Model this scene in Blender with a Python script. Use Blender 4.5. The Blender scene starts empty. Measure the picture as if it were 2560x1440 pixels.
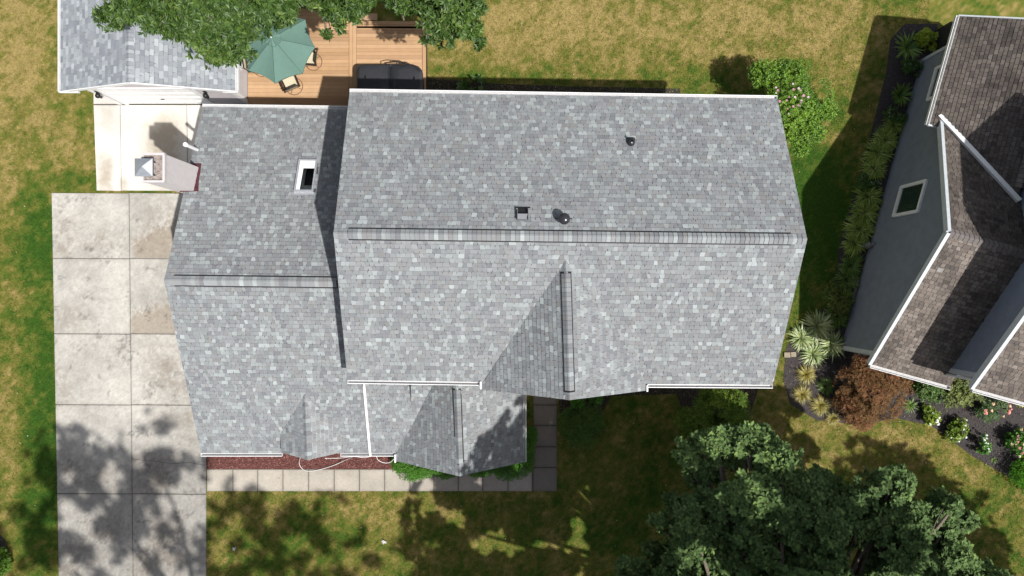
import bpy, math, random
import numpy as np
from mathutils import Vector, Matrix
rnd = random.Random(7); NR = np.random.RandomState(11)
sc = bpy.context.scene; COL = sc.collection
R = math.radians
# ---------------------------------------------------------------- camera / sun / sky
F, H = 1707.0, 27.0
cam_d = bpy.data.cameras.new("camera"); cam = bpy.data.objects.new("camera", cam_d); COL.objects.link(cam)
cam_d.sensor_width = 36; cam_d.lens = F / 2560 * 36; cam_d.clip_end = 2000; cam_d.clip_start = 0.1
cam.location = (0, 0, H); cam.rotation_euler = (0, 0, 0)
sc.camera = cam
SUN = Vector((0.4615, -0.398, 1.0)).normalized()
sd = bpy.data.lights.new("sun", 'SUN'); so = bpy.data.objects.new("sun", sd); COL.objects.link(so)
sd.energy = 4.6; sd.angle = R(0.8); sd.color = (1, 0.975, 0.93)
so.rotation_euler = SUN.to_track_quat('Z', 'Y').to_euler(); so.location = (20, -20, 40)
w = bpy.data.worlds.new("World"); sc.world = w; w.use_nodes = True
nt = w.node_tree; sky = nt.nodes.new('ShaderNodeTexSky'); sky.sky_type = 'NISHITA'; sky.sun_disc = False
sky.sun_elevation = math.asin(SUN.z); sky.sun_rotation = math.atan2(SUN.x, SUN.y)
sky.dust_density = 2.0; sky.ozone_density = .6
bg = nt.nodes['Background']; hs = nt.nodes.new('ShaderNodeHueSaturation'); hs.inputs['Saturation'].default_value = .5
nt.links.new(sky.outputs[0], hs.inputs['Color']); nt.links.new(hs.outputs[0], bg.inputs[0]); bg.inputs[1].default_value = 0.092
sc.view_settings.view_transform = 'Standard'; sc.view_settings.look = 'None'; sc.view_settings.exposure = 0.36
sc.render.engine = 'CYCLES'
# ---------------------------------------------------------------- helpers
def P(px, py, z=0.0):
    k = (H - z) / F
    return Vector(((px - 1280) * k, (720 - py) * k, z))
def tag(o, label=None, cat=None, group=None, kind=None):
    if label: o['label'] = label
    if cat: o['category'] = cat
    if group: o['group'] = group
    if kind: o['kind'] = kind
    return o
def empty(name, loc, label, cat, group=None, rz=0):
    o = bpy.data.objects.new(name, None); COL.objects.link(o); o.location = loc; o.rotation_euler = (0, 0, rz)
    o.empty_display_size = .2
    return tag(o, label, cat, group)
class MB:
    """collects faces (with a colour each) and links them as one mesh object"""
    def __init__(s): s.v = []; s.f = []; s.c = []; s.sm = []
    def face(s, pts, col=(1, 1, 1), sm=False):
        i = len(s.v); s.v += [tuple(p) for p in pts]; s.f.append(tuple(range(i, i + len(pts)))); s.c.append(col); s.sm.append(sm)
    def grid(s, rows, col=(1, 1, 1), closed=False, sm=True, cf=None):
        i = len(s.v); n = len(rows[0])
        for r in rows: s.v += [tuple(p) for p in r]
        for a in range(len(rows) - 1):
            for b in range(n if closed else n - 1):
                b2 = (b + 1) % n
                s.f.append((i + a * n + b, i + a * n + b2, i + (a + 1) * n + b2, i + (a + 1) * n + b))
                s.c.append(cf(a, b) if cf else col); s.sm.append(sm)
    def cap(s, pts, col=(1, 1, 1)): s.face(pts, col)
    def prism(s, poly, z0, z1, col=(1, 1, 1)):
        """poly: 2-D outline ccw; z0,z1 heights"""
        a = [(p[0], p[1], z0) for p in poly]; b = [(p[0], p[1], z1) for p in poly]
        s.face(b, col); s.face(a[::-1], col)
        for i in range(len(poly)):
            j = (i + 1) % len(poly); s.face([a[i], a[j], b[j], b[i]], col)
    def slab(s, pts, th, col=(1, 1, 1)):
        t = [Vector(p) for p in pts]; b = [p - Vector((0, 0, th)) for p in t]
        s.face(t, col); s.face(b[::-1], col)
        for i in range(len(t)):
            j = (i + 1) % len(t); s.face([b[i], b[j], t[j], t[i]], col)
    def box(s, c, size, M=None, col=(1, 1, 1)):
        x, y, z = size[0] / 2, size[1] / 2, size[2] / 2; c = Vector(c)
        q = [Vector((a * x, b * y, d * z)) for d in (-1, 1) for b in (-1, 1) for a in (-1, 1)]
        if M is not None: q = [M @ p for p in q]
        q = [p + c for p in q]
        for f in ((0, 2, 3, 1), (4, 5, 7, 6), (0, 1, 5, 4), (2, 6, 7, 3), (0, 4, 6, 2), (1, 3, 7, 5)): s.face([q[i] for i in f], col)
    def bar(s, a, b, wd, ht, up=(0, 0, 1), col=(1, 1, 1)):
        a = Vector(a); b = Vector(b); d = (b - a); L = d.length; d.normalize()
        sd_ = d.cross(Vector(up)).normalized(); u = sd_.cross(d)
        M = Matrix((d, sd_, u)).transposed()
        s.box((a + b) / 2, (L, wd, ht), M, col)
    def tube(s, pts, rad, n=10, col=(1, 1, 1), caps=True):
        pts = [Vector(p) for p in pts]; rows = []
        for i, p in enumerate(pts):
            d = (pts[min(i + 1, len(pts) - 1)] - pts[max(i - 1, 0)]).normalized()
            a = d.cross(Vector((0, 0, 1)) if abs(d.z) < .95 else Vector((1, 0, 0))).normalized(); b = d.cross(a)
            r = rad[i] if isinstance(rad, (list, tuple)) else rad
            rows.append([p + (a * math.cos(t) + b * math.sin(t)) * r for t in [2 * math.pi * k / n for k in range(n)]])
        s.grid(rows, col, closed=True)
        if caps: s.face(rows[0], col); s.face(rows[-1][::-1], col)
    def lathe(s, c, prof, n=20, col=(1, 1, 1)):
        c = Vector(c)
        rows = [[c + Vector((r * math.cos(t), r * math.sin(t), z)) for t in [2 * math.pi * k / n for k in range(n)]] for r, z in prof]
        s.grid(rows, col, closed=True)
    def cut(s):
        s.marks = getattr(s, 'marks', []) + [len(s.f)]; return s
    def build_each(s, name, mat, parent=None):
        mk = getattr(s, 'marks', []) + [len(s.f)]; a = 0; out = []
        for e in mk:
            if e > a:
                t = MB(); used = sorted({i for f in s.f[a:e] for i in f}); mp = {v: k for k, v in enumerate(used)}
                t.v = [s.v[i] for i in used]; t.f = [tuple(mp[i] for i in f) for f in s.f[a:e]]; t.c = s.c[a:e]; t.sm = s.sm[a:e]; out.append(t.build(name, mat, parent))
            a = e
        return out
    def build(s, name, mat, parent=None, loc=None):
        me = bpy.data.meshes.new(name); me.from_pydata(s.v, [], s.f)
        nl = [len(f) for f in s.f]
        ca = me.color_attributes.new("Col", 'FLOAT_COLOR', 'CORNER')
        arr = np.ones((sum(nl), 4), dtype=np.float32); arr[:, :3] = np.repeat(np.array(s.c, dtype=np.float32).reshape(-1, 3), nl, axis=0)
        ca.data.foreach_set("color", arr.ravel())
        me.polygons.foreach_set("use_smooth", s.sm); me.materials.append(mat); me.update()
        o = bpy.data.objects.new(name, me); COL.objects.link(o)
        if parent: attach(o, parent)
        return o
def attach(o, parent):
    """meshes are written in world coordinates; keep them there under a placed parent"""
    o.parent = parent
    m = Matrix.LocRotScale(parent.location, parent.rotation_euler, parent.scale)
    if parent.parent: pass
    o.matrix_parent_inverse = m.inverted() if parent.type == 'EMPTY' else Matrix.Identity(4)
def np_mesh(name, V, faces_n, C, mat, parent=None, smooth=False):
    """V (N,3); faces_n (M,k) uniform k; C (N,3) per vertex"""
    me = bpy.data.meshes.new(name); k = faces_n.shape[1]; M = faces_n.shape[0]
    me.vertices.add(len(V)); me.vertices.foreach_set("co", V.astype(np.float32).ravel())
    me.loops.add(M * k); me.loops.foreach_set("vertex_index", faces_n.astype(np.int32).ravel())
    me.polygons.add(M); me.polygons.foreach_set("loop_start", np.arange(0, M * k, k, dtype=np.int32))
    me.polygons.foreach_set("use_smooth", np.full(M, smooth))
    me.update(calc_edges=True)
    ca = me.color_attributes.new("Col", 'FLOAT_COLOR', 'POINT')
    a = np.ones((len(V), 4), dtype=np.float32); a[:, :3] = C; ca.data.foreach_set("color", a.ravel())
    me.materials.append(mat); me.validate()
    o = bpy.data.objects.new(name, me); COL.objects.link(o)
    if parent: attach(o, parent)
    return o
# numpy value noise
_lat = NR.rand(256, 256)
def vnoise(x, y, sc_, off=0):
    x = np.asarray(x) * sc_ + 37.3 + off * 17.7; y = np.asarray(y) * sc_ + 91.1 + off * 9.3
    xi = np.floor(x).astype(int); yi = np.floor(y).astype(int); fx = x - xi; fy = y - yi
    fx = fx * fx * (3 - 2 * fx); fy = fy * fy * (3 - 2 * fy)
    g = lambda a, b: _lat[a % 256, b % 256]
    return (g(xi, yi) * (1 - fx) + g(xi + 1, yi) * fx) * (1 - fy) + (g(xi, yi + 1) * (1 - fx) + g(xi + 1, yi + 1) * fx) * fy
def fbm(x, y, sc_, oct_=4, off=0):
    t = 0; a = 1; s_ = 0
    for i in range(oct_): t = t + a * vnoise(x, y, sc_ * 2 ** i, off + i); s_ += a; a *= .55
    return t / s_
def sstep(a, b, x): t = np.clip((x - a) / (b - a), 0, 1); return t * t * (3 - 2 * t)
def in_poly(x, y, poly):
    r = np.zeros(np.shape(x), bool); n = len(poly)
    for i in range(n):
        x1, y1 = poly[i][:2]; x2, y2 = poly[(i + 1) % n][:2]
        if y1 == y2: continue
        c = ((y1 > y) != (y2 > y)) & (x < (x2 - x1) * (y - y1) / (y2 - y1) + x1); r ^= c
    return r
# ---------------------------------------------------------------- materials
def mat(name, col=None, rough=.6, metal=0, attr=False, noise=None, bump=None, spec=.5, trans=0, coat=0, wave=None):
    """noise=(scale, amount[, detail]) multiplies the colour; bump=(scale, strength)"""
    m = bpy.data.materials.new(name); m.use_nodes = True; n = m.node_tree; L = n.links.new
    b = n.nodes['Principled BSDF']; b.inputs['Roughness'].default_value = rough; b.inputs['Metallic'].default_value = metal
    b.inputs['Specular IOR Level'].default_value = spec; b.inputs['Coat Weight'].default_value = coat
    tc = n.nodes.new('ShaderNodeTexCoord')
    if attr:
        a = n.nodes.new('ShaderNodeVertexColor'); a.layer_name = "Col"; cur = a.outputs['Color']
        if col:
            mx = n.nodes.new('ShaderNodeMix'); mx.data_type = 'RGBA'; mx.blend_type = 'MULTIPLY'; mx.inputs[0].default_value = 1
            L(cur, mx.inputs[6]); mx.inputs[7].default_value = (*col, 1); cur = mx.outputs[2]
    else:
        rg = n.nodes.new('ShaderNodeRGB'); rg.outputs[0].default_value = (*col, 1); cur = rg.outputs[0]
    for ns in ([noise] if noise and not isinstance(noise, list) else (noise or [])):
        nz = n.nodes.new('ShaderNodeTexNoise'); nz.inputs['Scale'].default_value = ns[0]; nz.inputs['Detail'].default_value = ns[2] if len(ns) > 2 else 4
        L(tc.outputs['Object'], nz.inputs['Vector'])
        mr = n.nodes.new('ShaderNodeMapRange'); mr.inputs[1].default_value = .25; mr.inputs[2].default_value = .75
        mr.inputs[3].default_value = 1 - ns[1]; mr.inputs[4].default_value = 1 + ns[1]; L(nz.outputs[0], mr.inputs[0])
        mx = n.nodes.new('ShaderNodeMix'); mx.data_type = 'RGBA'; mx.blend_type = 'MULTIPLY'; mx.inputs[0].default_value = 1
        L(cur, mx.inputs[6]); L(mr.outputs[0], mx.inputs[7]); cur = mx.outputs[2]
    L(cur, b.inputs['Base Color'])
    if bump:
        nz = n.nodes.new('ShaderNodeTexNoise'); nz.inputs['Scale'].default_value = bump[0]; nz.inputs['Detail'].default_value = 5
        L(tc.outputs['Object'], nz.inputs['Vector'])
        bp = n.nodes.new('ShaderNodeBump'); bp.inputs['Strength'].default_value = bump[1]; bp.inputs['Distance'].default_value = .02
        L(nz.outputs[0], bp.inputs['Height']); L(bp.outputs[0], b.inputs['Normal'])
    if trans:
        tr = n.nodes.new('ShaderNodeBsdfTranslucent'); ms = n.nodes.new('ShaderNodeMixShader'); ms.inputs[0].default_value = trans
        L(cur, tr.inputs[0]); L(b.outputs[0], ms.inputs[1]); L(tr.outputs[0], ms.inputs[2])
        L(ms.outputs[0], n.nodes['Material Output'].inputs[0])
    return m
M = dict(
    shingle=mat('grey_asphalt_shingle', attr=True, rough=.92, noise=[(160, .22, 2), (3.0, .06, 3)], spec=.2),
    oldshingle=mat('old_brown_shingle', attr=True, rough=.95, noise=[(120, .28, 2), (1.1, .38, 5)], spec=.15),
    under=mat('roof_underlay', (.045, .045, .05), rough=.9),
    white=mat('white_metal_trim', (.74, .74, .74), rough=.45, noise=(6, .06)),
    dirtywhite=mat('weathered_white_trim', (.62, .62, .61), rough=.6, noise=[(9, .22, 6), (40, .12)]),
    bluewhite=mat('pale_grey_trim', (.50, .53, .55), rough=.55, noise=(8, .1)),
    trough=mat('gutter_trough', (.40, .395, .40), rough=.7, noise=(20, .2)),
    siding=mat('light_grey_siding', (.47, .44, .45), rough=.6, noise=(5, .05)),
    chsiding=mat('chimney_siding', (.50, .468, .47), rough=.7, noise=(8, .07)),
    darksiding=mat('dark_grey_siding', (.165, .19, .222), rough=.6, noise=[(3, .12), (30, .05)]),
    blacksiding=mat('blue_grey_siding', (.185, .215, .265), rough=.6, noise=[(3, .12), (30, .05)]),
    concrete=mat('concrete', attr=True, rough=.9, noise=[(55, .17, 5), (220, .16, 2), (9, .07, 4)], bump=(90, .25), spec=.25),
    joint=mat('joint_dirt', (.085, .078, .065), rough=1, noise=(20, .3)),
    lawn=mat('lawn_soil', attr=True, rough=1, noise=[(60, .4, 4), (9, .15)], bump=(50, .8), spec=.1),
    blade=mat('grass_blade', attr=True, rough=.75, trans=.25, spec=.2),
    leaf=mat('leaf', attr=True, rough=.48, trans=.22, spec=.45),
    dull=mat('dull_leaf', attr=True, rough=.7, trans=.22, spec=.15),
    petal=mat('petal', attr=True, rough=.7, trans=.25, spec=.2),
    bark=mat('bark', (.16, .13, .10), rough=.95, noise=(25, .35), bump=(30, .8)),
    deck=mat('deck_board', attr=True, rough=.62, noise=[(4, .07, 4), (90, .08, 2)], spec=.3),
    green=mat('umbrella_canvas', (.105, .185, .155), rough=.8, noise=[(5, .05), (300, .06)], spec=.2),
    seam=mat('dark_green_seam', (.03, .07, .06), rough=.8),
    hoodlight=mat('skylight_flashing', (.42, .43, .46), rough=.45, metal=.3, noise=(9, .15)),
    darkmetal=mat('bronze_metal', (.045, .032, .027), rough=.4, metal=.3),
    ringmetal=mat('copper_brown_tube', (.20, .115, .07), rough=.45, metal=.3),
    sling=mat('beige_sling', (.52, .46, .33), rough=.85, noise=(120, .12)),
    cover=mat('black_vinyl', (.028, .029, .033), rough=.42, noise=(6, .15), bump=(14, .15)),
    black=mat('black_plastic', (.012, .012, .013), rough=.45),
    glossy=mat('black_gloss_metal', (.03, .031, .036), rough=.22, metal=.2, spec=.6),
    galv=mat('galvanised_metal', (.50, .52, .55), rough=.38, metal=.75, noise=(7, .1)),
    hood=mat('grey_vent_metal', (.15, .155, .175), rough=.6),
    maroon=mat('maroon_flashing', (.085, .022, .03), rough=.55),
    crown=mat('chimney_crown', (.26, .22, .20), rough=1, noise=[(30, .6, 6), (8, .3)], bump=(40, .8)),
    redmulch=mat('red_mulch', attr=True, rough=.95, noise=(40, .2)),
    soil=mat('dark_mulch', attr=True, rough=1, noise=[(30, .35, 5), (120, .3)], bump=(60, 1)),
    shaftw=mat('white_plaster', (.82, .82, .82), rough=.7),
    stone=mat('grey_stone', (.16, .16, .15), rough=.9, noise=(18, .4), bump=(25, .8)),
    wood=mat('weathered_wood', (.13, .12, .11), rough=.9, noise=(12, .25)),
    table=mat('table_top', (.12, .10, .08), rough=.3),
    hose=mat('white_hose', (.72, .72, .70), rough=.5),
    floor_dark=mat('dark_floor', (.02, .02, .022), rough=.8),
    door=mat('white_door', (.84, .84, .83), rough=.4, noise=(2, .03)),
)
g = bpy.data.materials.new('window_glass'); g.use_nodes = True; gb = g.node_tree.nodes['Principled BSDF']
gb.inputs['Base Color'].default_value = (.022, .04, .032, 1); gb.inputs['Roughness'].default_value = .06; gb.inputs['Specular IOR Level'].default_value = .7
M['glass'] = g
g = bpy.data.materials.new('skylight_glass'); g.use_nodes = True; n_ = g.node_tree
tr = n_.nodes.new('ShaderNodeBsdfTransparent'); gl = n_.nodes.new('ShaderNodeBsdfGlossy'); gl.inputs['Roughness'].default_value = .03
fr = n_.nodes.new('ShaderNodeFresnel'); mx = n_.nodes.new('ShaderNodeMixShader')
tr.inputs[0].default_value = (.86, .9, .88, 1)
n_.links.new(fr.outputs[0], mx.inputs[0]); n_.links.new(tr.outputs[0], mx.inputs[1]); n_.links.new(gl.outputs[0], mx.inputs[2])
n_.links.new(mx.outputs[0], n_.nodes['Material Output'].inputs[0]); M['clear'] = g
# ---------------------------------------------------------------- roofs made of single shingle tabs
def clip(poly, cl):
    """Sutherland-Hodgman, cl convex ccw"""
    out = poly
    for i in range(len(cl)):
        ax, ay = cl[i]; bx, by = cl[(i + 1) % len(cl)]; ex, ey = bx - ax, by - ay
        inp = out; out = []
        if not inp: return []
        for j in range(len(inp)):
            p = inp[j]; q = inp[(j + 1) % len(inp)]
            dp = ex * (p[1] - ay) - ey * (p[0] - ax); dq = ex * (q[1] - ay) - ey * (q[0] - ax)
            if dp >= 0: out.append(p)
            if (dp >= 0) != (dq >= 0):
                t = dp / (dp - dq); out.append((p[0] + (q[0] - p[0]) * t, p[1] + (q[1] - p[1]) * t))
    return out
def plane(poly):
    n = Vector((0, 0, 0)); c = Vector((0, 0, 0))
    for i in range(len(poly)):
        a = Vector(poly[i]); b = Vector(poly[(i + 1) % len(poly)]); n += a.cross(b); c += a
    n.normalize(); c /= len(poly)
    return n, c
GREYS = [(tuple(x * .94 for x in c), w_) for c, w_ in [((.212, .221, .230), 34), ((.238, .250, .257), 32), ((.182, .189, .203), 14), ((.222, .221, .225), 17), ((.275, .295, .299), 15), ((.318, .345, .348), 6)]]
BROWNS = [((.148, .124, .108), 30), ((.168, .142, .124), 30), ((.124, .104, .092), 18), ((.19, .163, .144), 12), ((.10, .086, .078), 10)]
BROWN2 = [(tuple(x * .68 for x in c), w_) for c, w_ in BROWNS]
def pick(pal):
    t = rnd.random() * sum(w_ for _, w_ in pal)
    for c, w_ in pal:
        t -= w_
        if t <= 0: break
    j = rnd.uniform(.90, 1.10); return (c[0] * j, c[1] * j, c[2] * j)
def shingles(mb, poly, eave_dir, pal, course=.143, wmin=.105, wmax=.165, gap=.005, cg=.010, tap=.014, lift=(.011, .018), hole=None, off=0, under=None):
    poly = [Vector(p) for p in poly]; n, c = plane(poly)
    if n.z < 0: poly = poly[::-1]; n = -n
    u = Vector(eave_dir); u = (u - n * u.dot(n)).normalized(); v = n.cross(u)
    if v.z < 0: u = -u; v = -v
    uv = [((p - c).dot(u), (p - c).dot(v)) for p in poly]
    u0 = min(p[0] for p in uv); u1 = max(p[0] for p in uv); v0 = min(p[1] for p in uv); v1 = max(p[1] for p in uv)
    if under is not None: under.slab([c + u * a + v * b - n * .004 for a, b in uv], .13)
    hv = [((Vector(p) - c).dot(u), (Vector(p) - c).dot(v)) for p in hole] if hole else None
    rows = int((v1 - v0) / course) + 1; sun_f = 0
    for r in range(rows):
        a = v0 + r * course - off; b = a + course - cg  # cg bares dark underlay: painted course shadow line, mossy joint on brown roofs
        x = u0 - rnd.random() * wmax
        prev = None
        while x < u1:
            wd = rnd.uniform(wmin, wmax); x2 = x + wd; t1 = rnd.uniform(-tap, tap); t2 = rnd.uniform(-tap, tap); wide = rnd.random() < .16; x2 += .07 * wide
            jb = rnd.uniform(-.004, .004)
            gp = gap * .4; q = [(x + gp + t1, a + jb), (x2 - gp + t2, a + jb), (x2 - gp - t2, b), (x + gp - t1, b)]
            x = x2
            cen = ((q[0][0] + q[2][0]) / 2, (q[0][1] + q[2][1]) / 2)
            if hv:
                if in_poly(np.array(cen[0]), np.array(cen[1]), hv): continue
            cp = clip(q, uv)
            if len(cp) < 3: continue
            hb = rnd.uniform(*lift); ht = .003
            top = []; bot = []
            for p_ in cp:
                t = min(max((p_[1] - a) / (b - a), 0), 1); h = hb * (1 - t) + ht * t
                base = c + u * p_[0] + v * p_[1]; top.append(base + n * h); bot.append(base - n * .003)
            col = pick(pal); mb.face(top, col); dk = tuple(k * .6 for k in col)
            for i in range(len(top)):
                j = (i + 1) % len(top); mb.face([bot[i], bot[j], top[j], top[i]], dk)
    return n, u, v
def ridge(mb, mbk, A, B, dl, dr, va=None, vb=None, wd=.165, pal=GREYS, step=.137, vent=True, rise=.035):
    """ridge cap shingles from A to B; dl,dr unit vectors down each slope; va..vb = part raised on a black vent strip"""
    A = Vector(A); B = Vector(B); d = B - A; L = d.length; d.normalize(); k = int(L / step)
    up = Vector((0, 0, 1)); prevc = None
    for i in range(k):
        s0 = i * L / k; s1 = (i + .95) * L / k; mid = (s0 + s1) / 2
        h = (rise if vent and va is not None and va < mid < vb else .008)
        base0 = A + d * s0 + up * (h + .020); base1 = A + d * min(s1, L) + up * (h + .004)
        def sec(b_, lift):
            return [b_ + dl * wd - up * .006, b_ + dl * wd * .5 + up * .004, b_ + dl * .05 + up * .014, b_ + up * .008, b_ + dr * .05 + up * .014, b_ + dr * wd * .5 + up * .004, b_ + dr * wd - up * .006]
        c = pick(pal); c = tuple(x * 1.04 for x in c); s_a = sec(base0, 0); s_b = sec(base1, 0)
        mb.grid([s_a, s_b], c, sm=False)
        dk = tuple(x * .5 for x in c)
        mb.face([s_a[0], s_a[0] - up * .02, s_b[0] - up * .02, s_b[0]], dk); mb.face([s_a[6], s_b[6], s_b[6] - up * .02, s_a[6] - up * .02], dk)
        mb.grid([[p - up * .022 for p in s_a], s_a], dk, sm=False)
    if vent and va is not None:
        a = A + d * va; b = A + d * vb; w2 = wd + .036
        for e in (dl, dr):
            mbk.slab([a + up * rise, b + up * rise, b + e * w2 + up * (rise - .004), a + e * w2 + up * (rise - .004)], rise + .03)
def gutter_run(A, B, out, m, parent, w_=.11):
    a_, b_ = MB(), MB(); gutter(a_, b_, A, B, out, w_=w_); o = a_.build('gutter', m, parent); b_.build('gutter_trough', M['trough'], o)
def gutter(mb, mt, A, B, out, w_=.11, h=.11):
    """open trough running A-B, out = horizontal direction away from the house"""
    A = Vector(A); B = Vector(B); o = Vector(out).normalized(); up = Vector((0, 0, 1))
    for a0, a1, z0, z1, t in ((0, .012, -h, .0, mb), (w_ - .014, w_ + .006, -h, .006, mb), (.012, w_ - .014, -h, -h + .012, mt)):
        pts = [A + o * a0 + up * z1, B + o * a0 + up * z1, B + o * a1 + up * z1, A + o * a1 + up * z1]
        t.slab(pts, z1 - z0)
    for e in (A, B):
        d = (B - A).normalized() * (.006 if e is A else -.006)
        mb.slab([e + o * .013, e + d + o * .013, e + d + o * (w_ - .015), e + o * (w_ - .015)], h)
def hdir(a, b):
    d = Vector(b) - Vector(a); d.z = 0; return d.normalized()
def downdir(rid, ea):
    """unit vector from ridge point towards eave, in slope, perpendicular to ridge dir handled by caller"""
    d = Vector(ea) - Vector(rid); return d.normalized()
def siding(mb, poly, exp=.105, lap=.012, gr=0):
    """lap siding boards on a vertical wall polygon (outward ccw)"""
    poly = [Vector(p) for p in poly]; n, c = plane(poly)
    v = Vector((0, 0, 1)); u = v.cross(n).normalized()
    uv = [((p - c).dot(u), (p - c).dot(v)) for p in poly]
    v0 = min(p[1] for p in uv); v1 = max(p[1] for p in uv); u0 = min(p[0] for p in uv) - 1; u1 = max(p[0] for p in uv) + 1
    r = 0
    mb.face(poly)
    while v0 + r * exp < v1:
        a = v0 + r * exp; b = a + exp; cp = clip([(u0, a + gr), (u1, a + gr), (u1, b), (u0, b)], uv); r += 1
        if len(cp) < 3: continue
        top = [c + u * p[0] + v * p[1] + n * (.003 + lap * (1 - (p[1] - a) / exp)) for p in cp]
        bot = [c + u * p[0] + v * p[1] for p in cp]; mb.face(top)
        for i in range(len(top)):
            j = (i + 1) % len(top); mb.face([bot[i], bot[j], top[j], top[i]])
# ================================================================ GROUND
RB = lambda *pp: [tuple(P(x, y))[:2] for x, y in pp]      # outline on the ground
DRIVE = RB((130, 482), (150, 1500), (160, 2100), (520, 2100), (515, 1400), (515, 1233), (517, 1000), (517, 482))
PAD = RB((235, 232), (243, 478), (560, 482), (560, 262), (640, 258), (640, 200), (300, 200))
WALK = RB((517, 1172), (517, 1228), (1392, 1226), (1395, 980), (1334, 980), (1330, 1172))
REDBED = RB((517, 1090), (517, 1172), (1340, 1172), (1340, 1090))
BEDR = RB((2260, 60), (2345, 60), (2320, 160), (2300, 300), (2200, 600), (2140, 860), (2300, 900), (2700, 880), (2700, 1330), (2560, 1215), (2430, 1140), (2330, 1065), (2240, 1045), (2150, 1062), (2040, 1050), (1975, 1010), (1958, 950), (1965, 870), (2010, 800), (2080, 760), (2100, 600), (2160, 400), (2215, 180), (2225, 100))
DARKBED2 = RB((1395, 970), (1400, 1040), (1500, 1040), (1530, 990), (1690, 985), (1720, 1060), (1870, 1050), (1900, 960))
BEDBACK = RB((1068, 195), (1068, 260), (1700, 260), (1700, 222), (1400, 215), (1250, 210))
DECKP = RB((600, 20), (1066, 30), (1066, 300), (600, 300))
paved = [DRIVE, PAD, WALK, REDBED, BEDR, DECKP]
def dryness(x, y):
    px = x * F / H + 1280; py = 720 - y * F / H
    d = .545 + 0 * px
    def blob(cx, cy, rx, ry, a): return a * np.exp(-(((px - cx) / rx) ** 2 + ((py - cy) / ry) ** 2))
    d = d + blob(1350, 80, 330, 140, .38) + blob(1850, 60, 300, 90, .34) + blob(60, 150, 120, 330, .40) + blob(2100, 130, 120, 150, .12)
    d = d + blob(190, 380, 60, 100, .2) + blob(20, 700, 30, 120, .1) + blob(20, 1200, 40, 250, .25)
    d = d + blob(100, 560, 60, 90, -.45) + blob(185, 450, 60, 30, -.55) + blob(100, 850, 65, 340, -.5) + blob(110, 1300, 60, 260, -.42)
    d = d + blob(1560, 130, 130, 60, -.18) + blob(2000, 480, 140, 150, -.5) + blob(2050, 620, 120, 200, -.5) + blob(1300, 190, 220, 30, -.3) + blob(1780, 200, 120, 60, -.2)
    d = d + blob(2120, 1070, 160, 50, .22) + blob(1950, 1130, 60, 60, .1) + blob(2240, 1100, 90, 40, .2) + blob(1950, 1000, 30, 40, .2)
    d = d + blob(960, 1260, 120, 40, .12) + blob(570, 1240, 40, 20, .2) + blob(800, 1330, 200, 60, -.14) + blob(1550, 1200, 250, 250, -.1) + blob(2450, 1350, 250, 150, -.05)
    d = d + blob(1350, 1240, 60, 10, .3) + blob(1200, 1240, 60, 14, .2)
    d = d + (fbm(x, y, .8, 4, 3) - .5) * .65 + (fbm(x, y, 3.4, 3, 8) - .5) * .85 + (fbm(x, y, 9, 3, 12) - .5) * 1.0
    far = sstep(22, 50, np.maximum(np.abs(x) * .85, np.abs(y) * 1.2)); d = d * (1 - far) + .55 * far
    return np.clip(d, 0, 1)
CG = np.array([[.042, .105, .012], [.105, .150, .022], [.205, .185, .042], [.365, .280, .105]])
def lawn_col(d):
    t = d * 3; i = np.clip(t.astype(int), 0, 2); f = (t - i)[:, None]
    return CG[i] * (1 - f) + CG[i + 1] * f
xs = np.concatenate([[-400, -120], np.arange(-60, -22.5, .6), np.arange(-22.1, 22.11, .13), np.arange(22.7, 60, .6), [120, 400]]); ys = np.concatenate([[-400, -120], np.arange(-45, -12.7, .6), np.arange(-12.4, 12.41, .13), np.arange(13, 45, .6), [120, 400]])
X, Y = np.meshgrid(xs, ys); xf, yf = X.ravel(), Y.ravel()
V = np.stack([xf, yf, np.zeros_like(xf)], 1)
nx, ny = len(xs), len(ys); ii = np.arange((nx - 1) * (ny - 1)); r_, c_ = ii // (nx - 1), ii % (nx - 1)
FQ = np.stack([r_ * nx + c_, r_ * nx + c_ + 1, (r_ + 1) * nx + c_ + 1, (r_ + 1) * nx + c_], 1)
lawn = np_mesh('lawn', V, FQ, lawn_col(dryness(xf, yf)) * .75, M['lawn']); tag(lawn, kind='structure')
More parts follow.
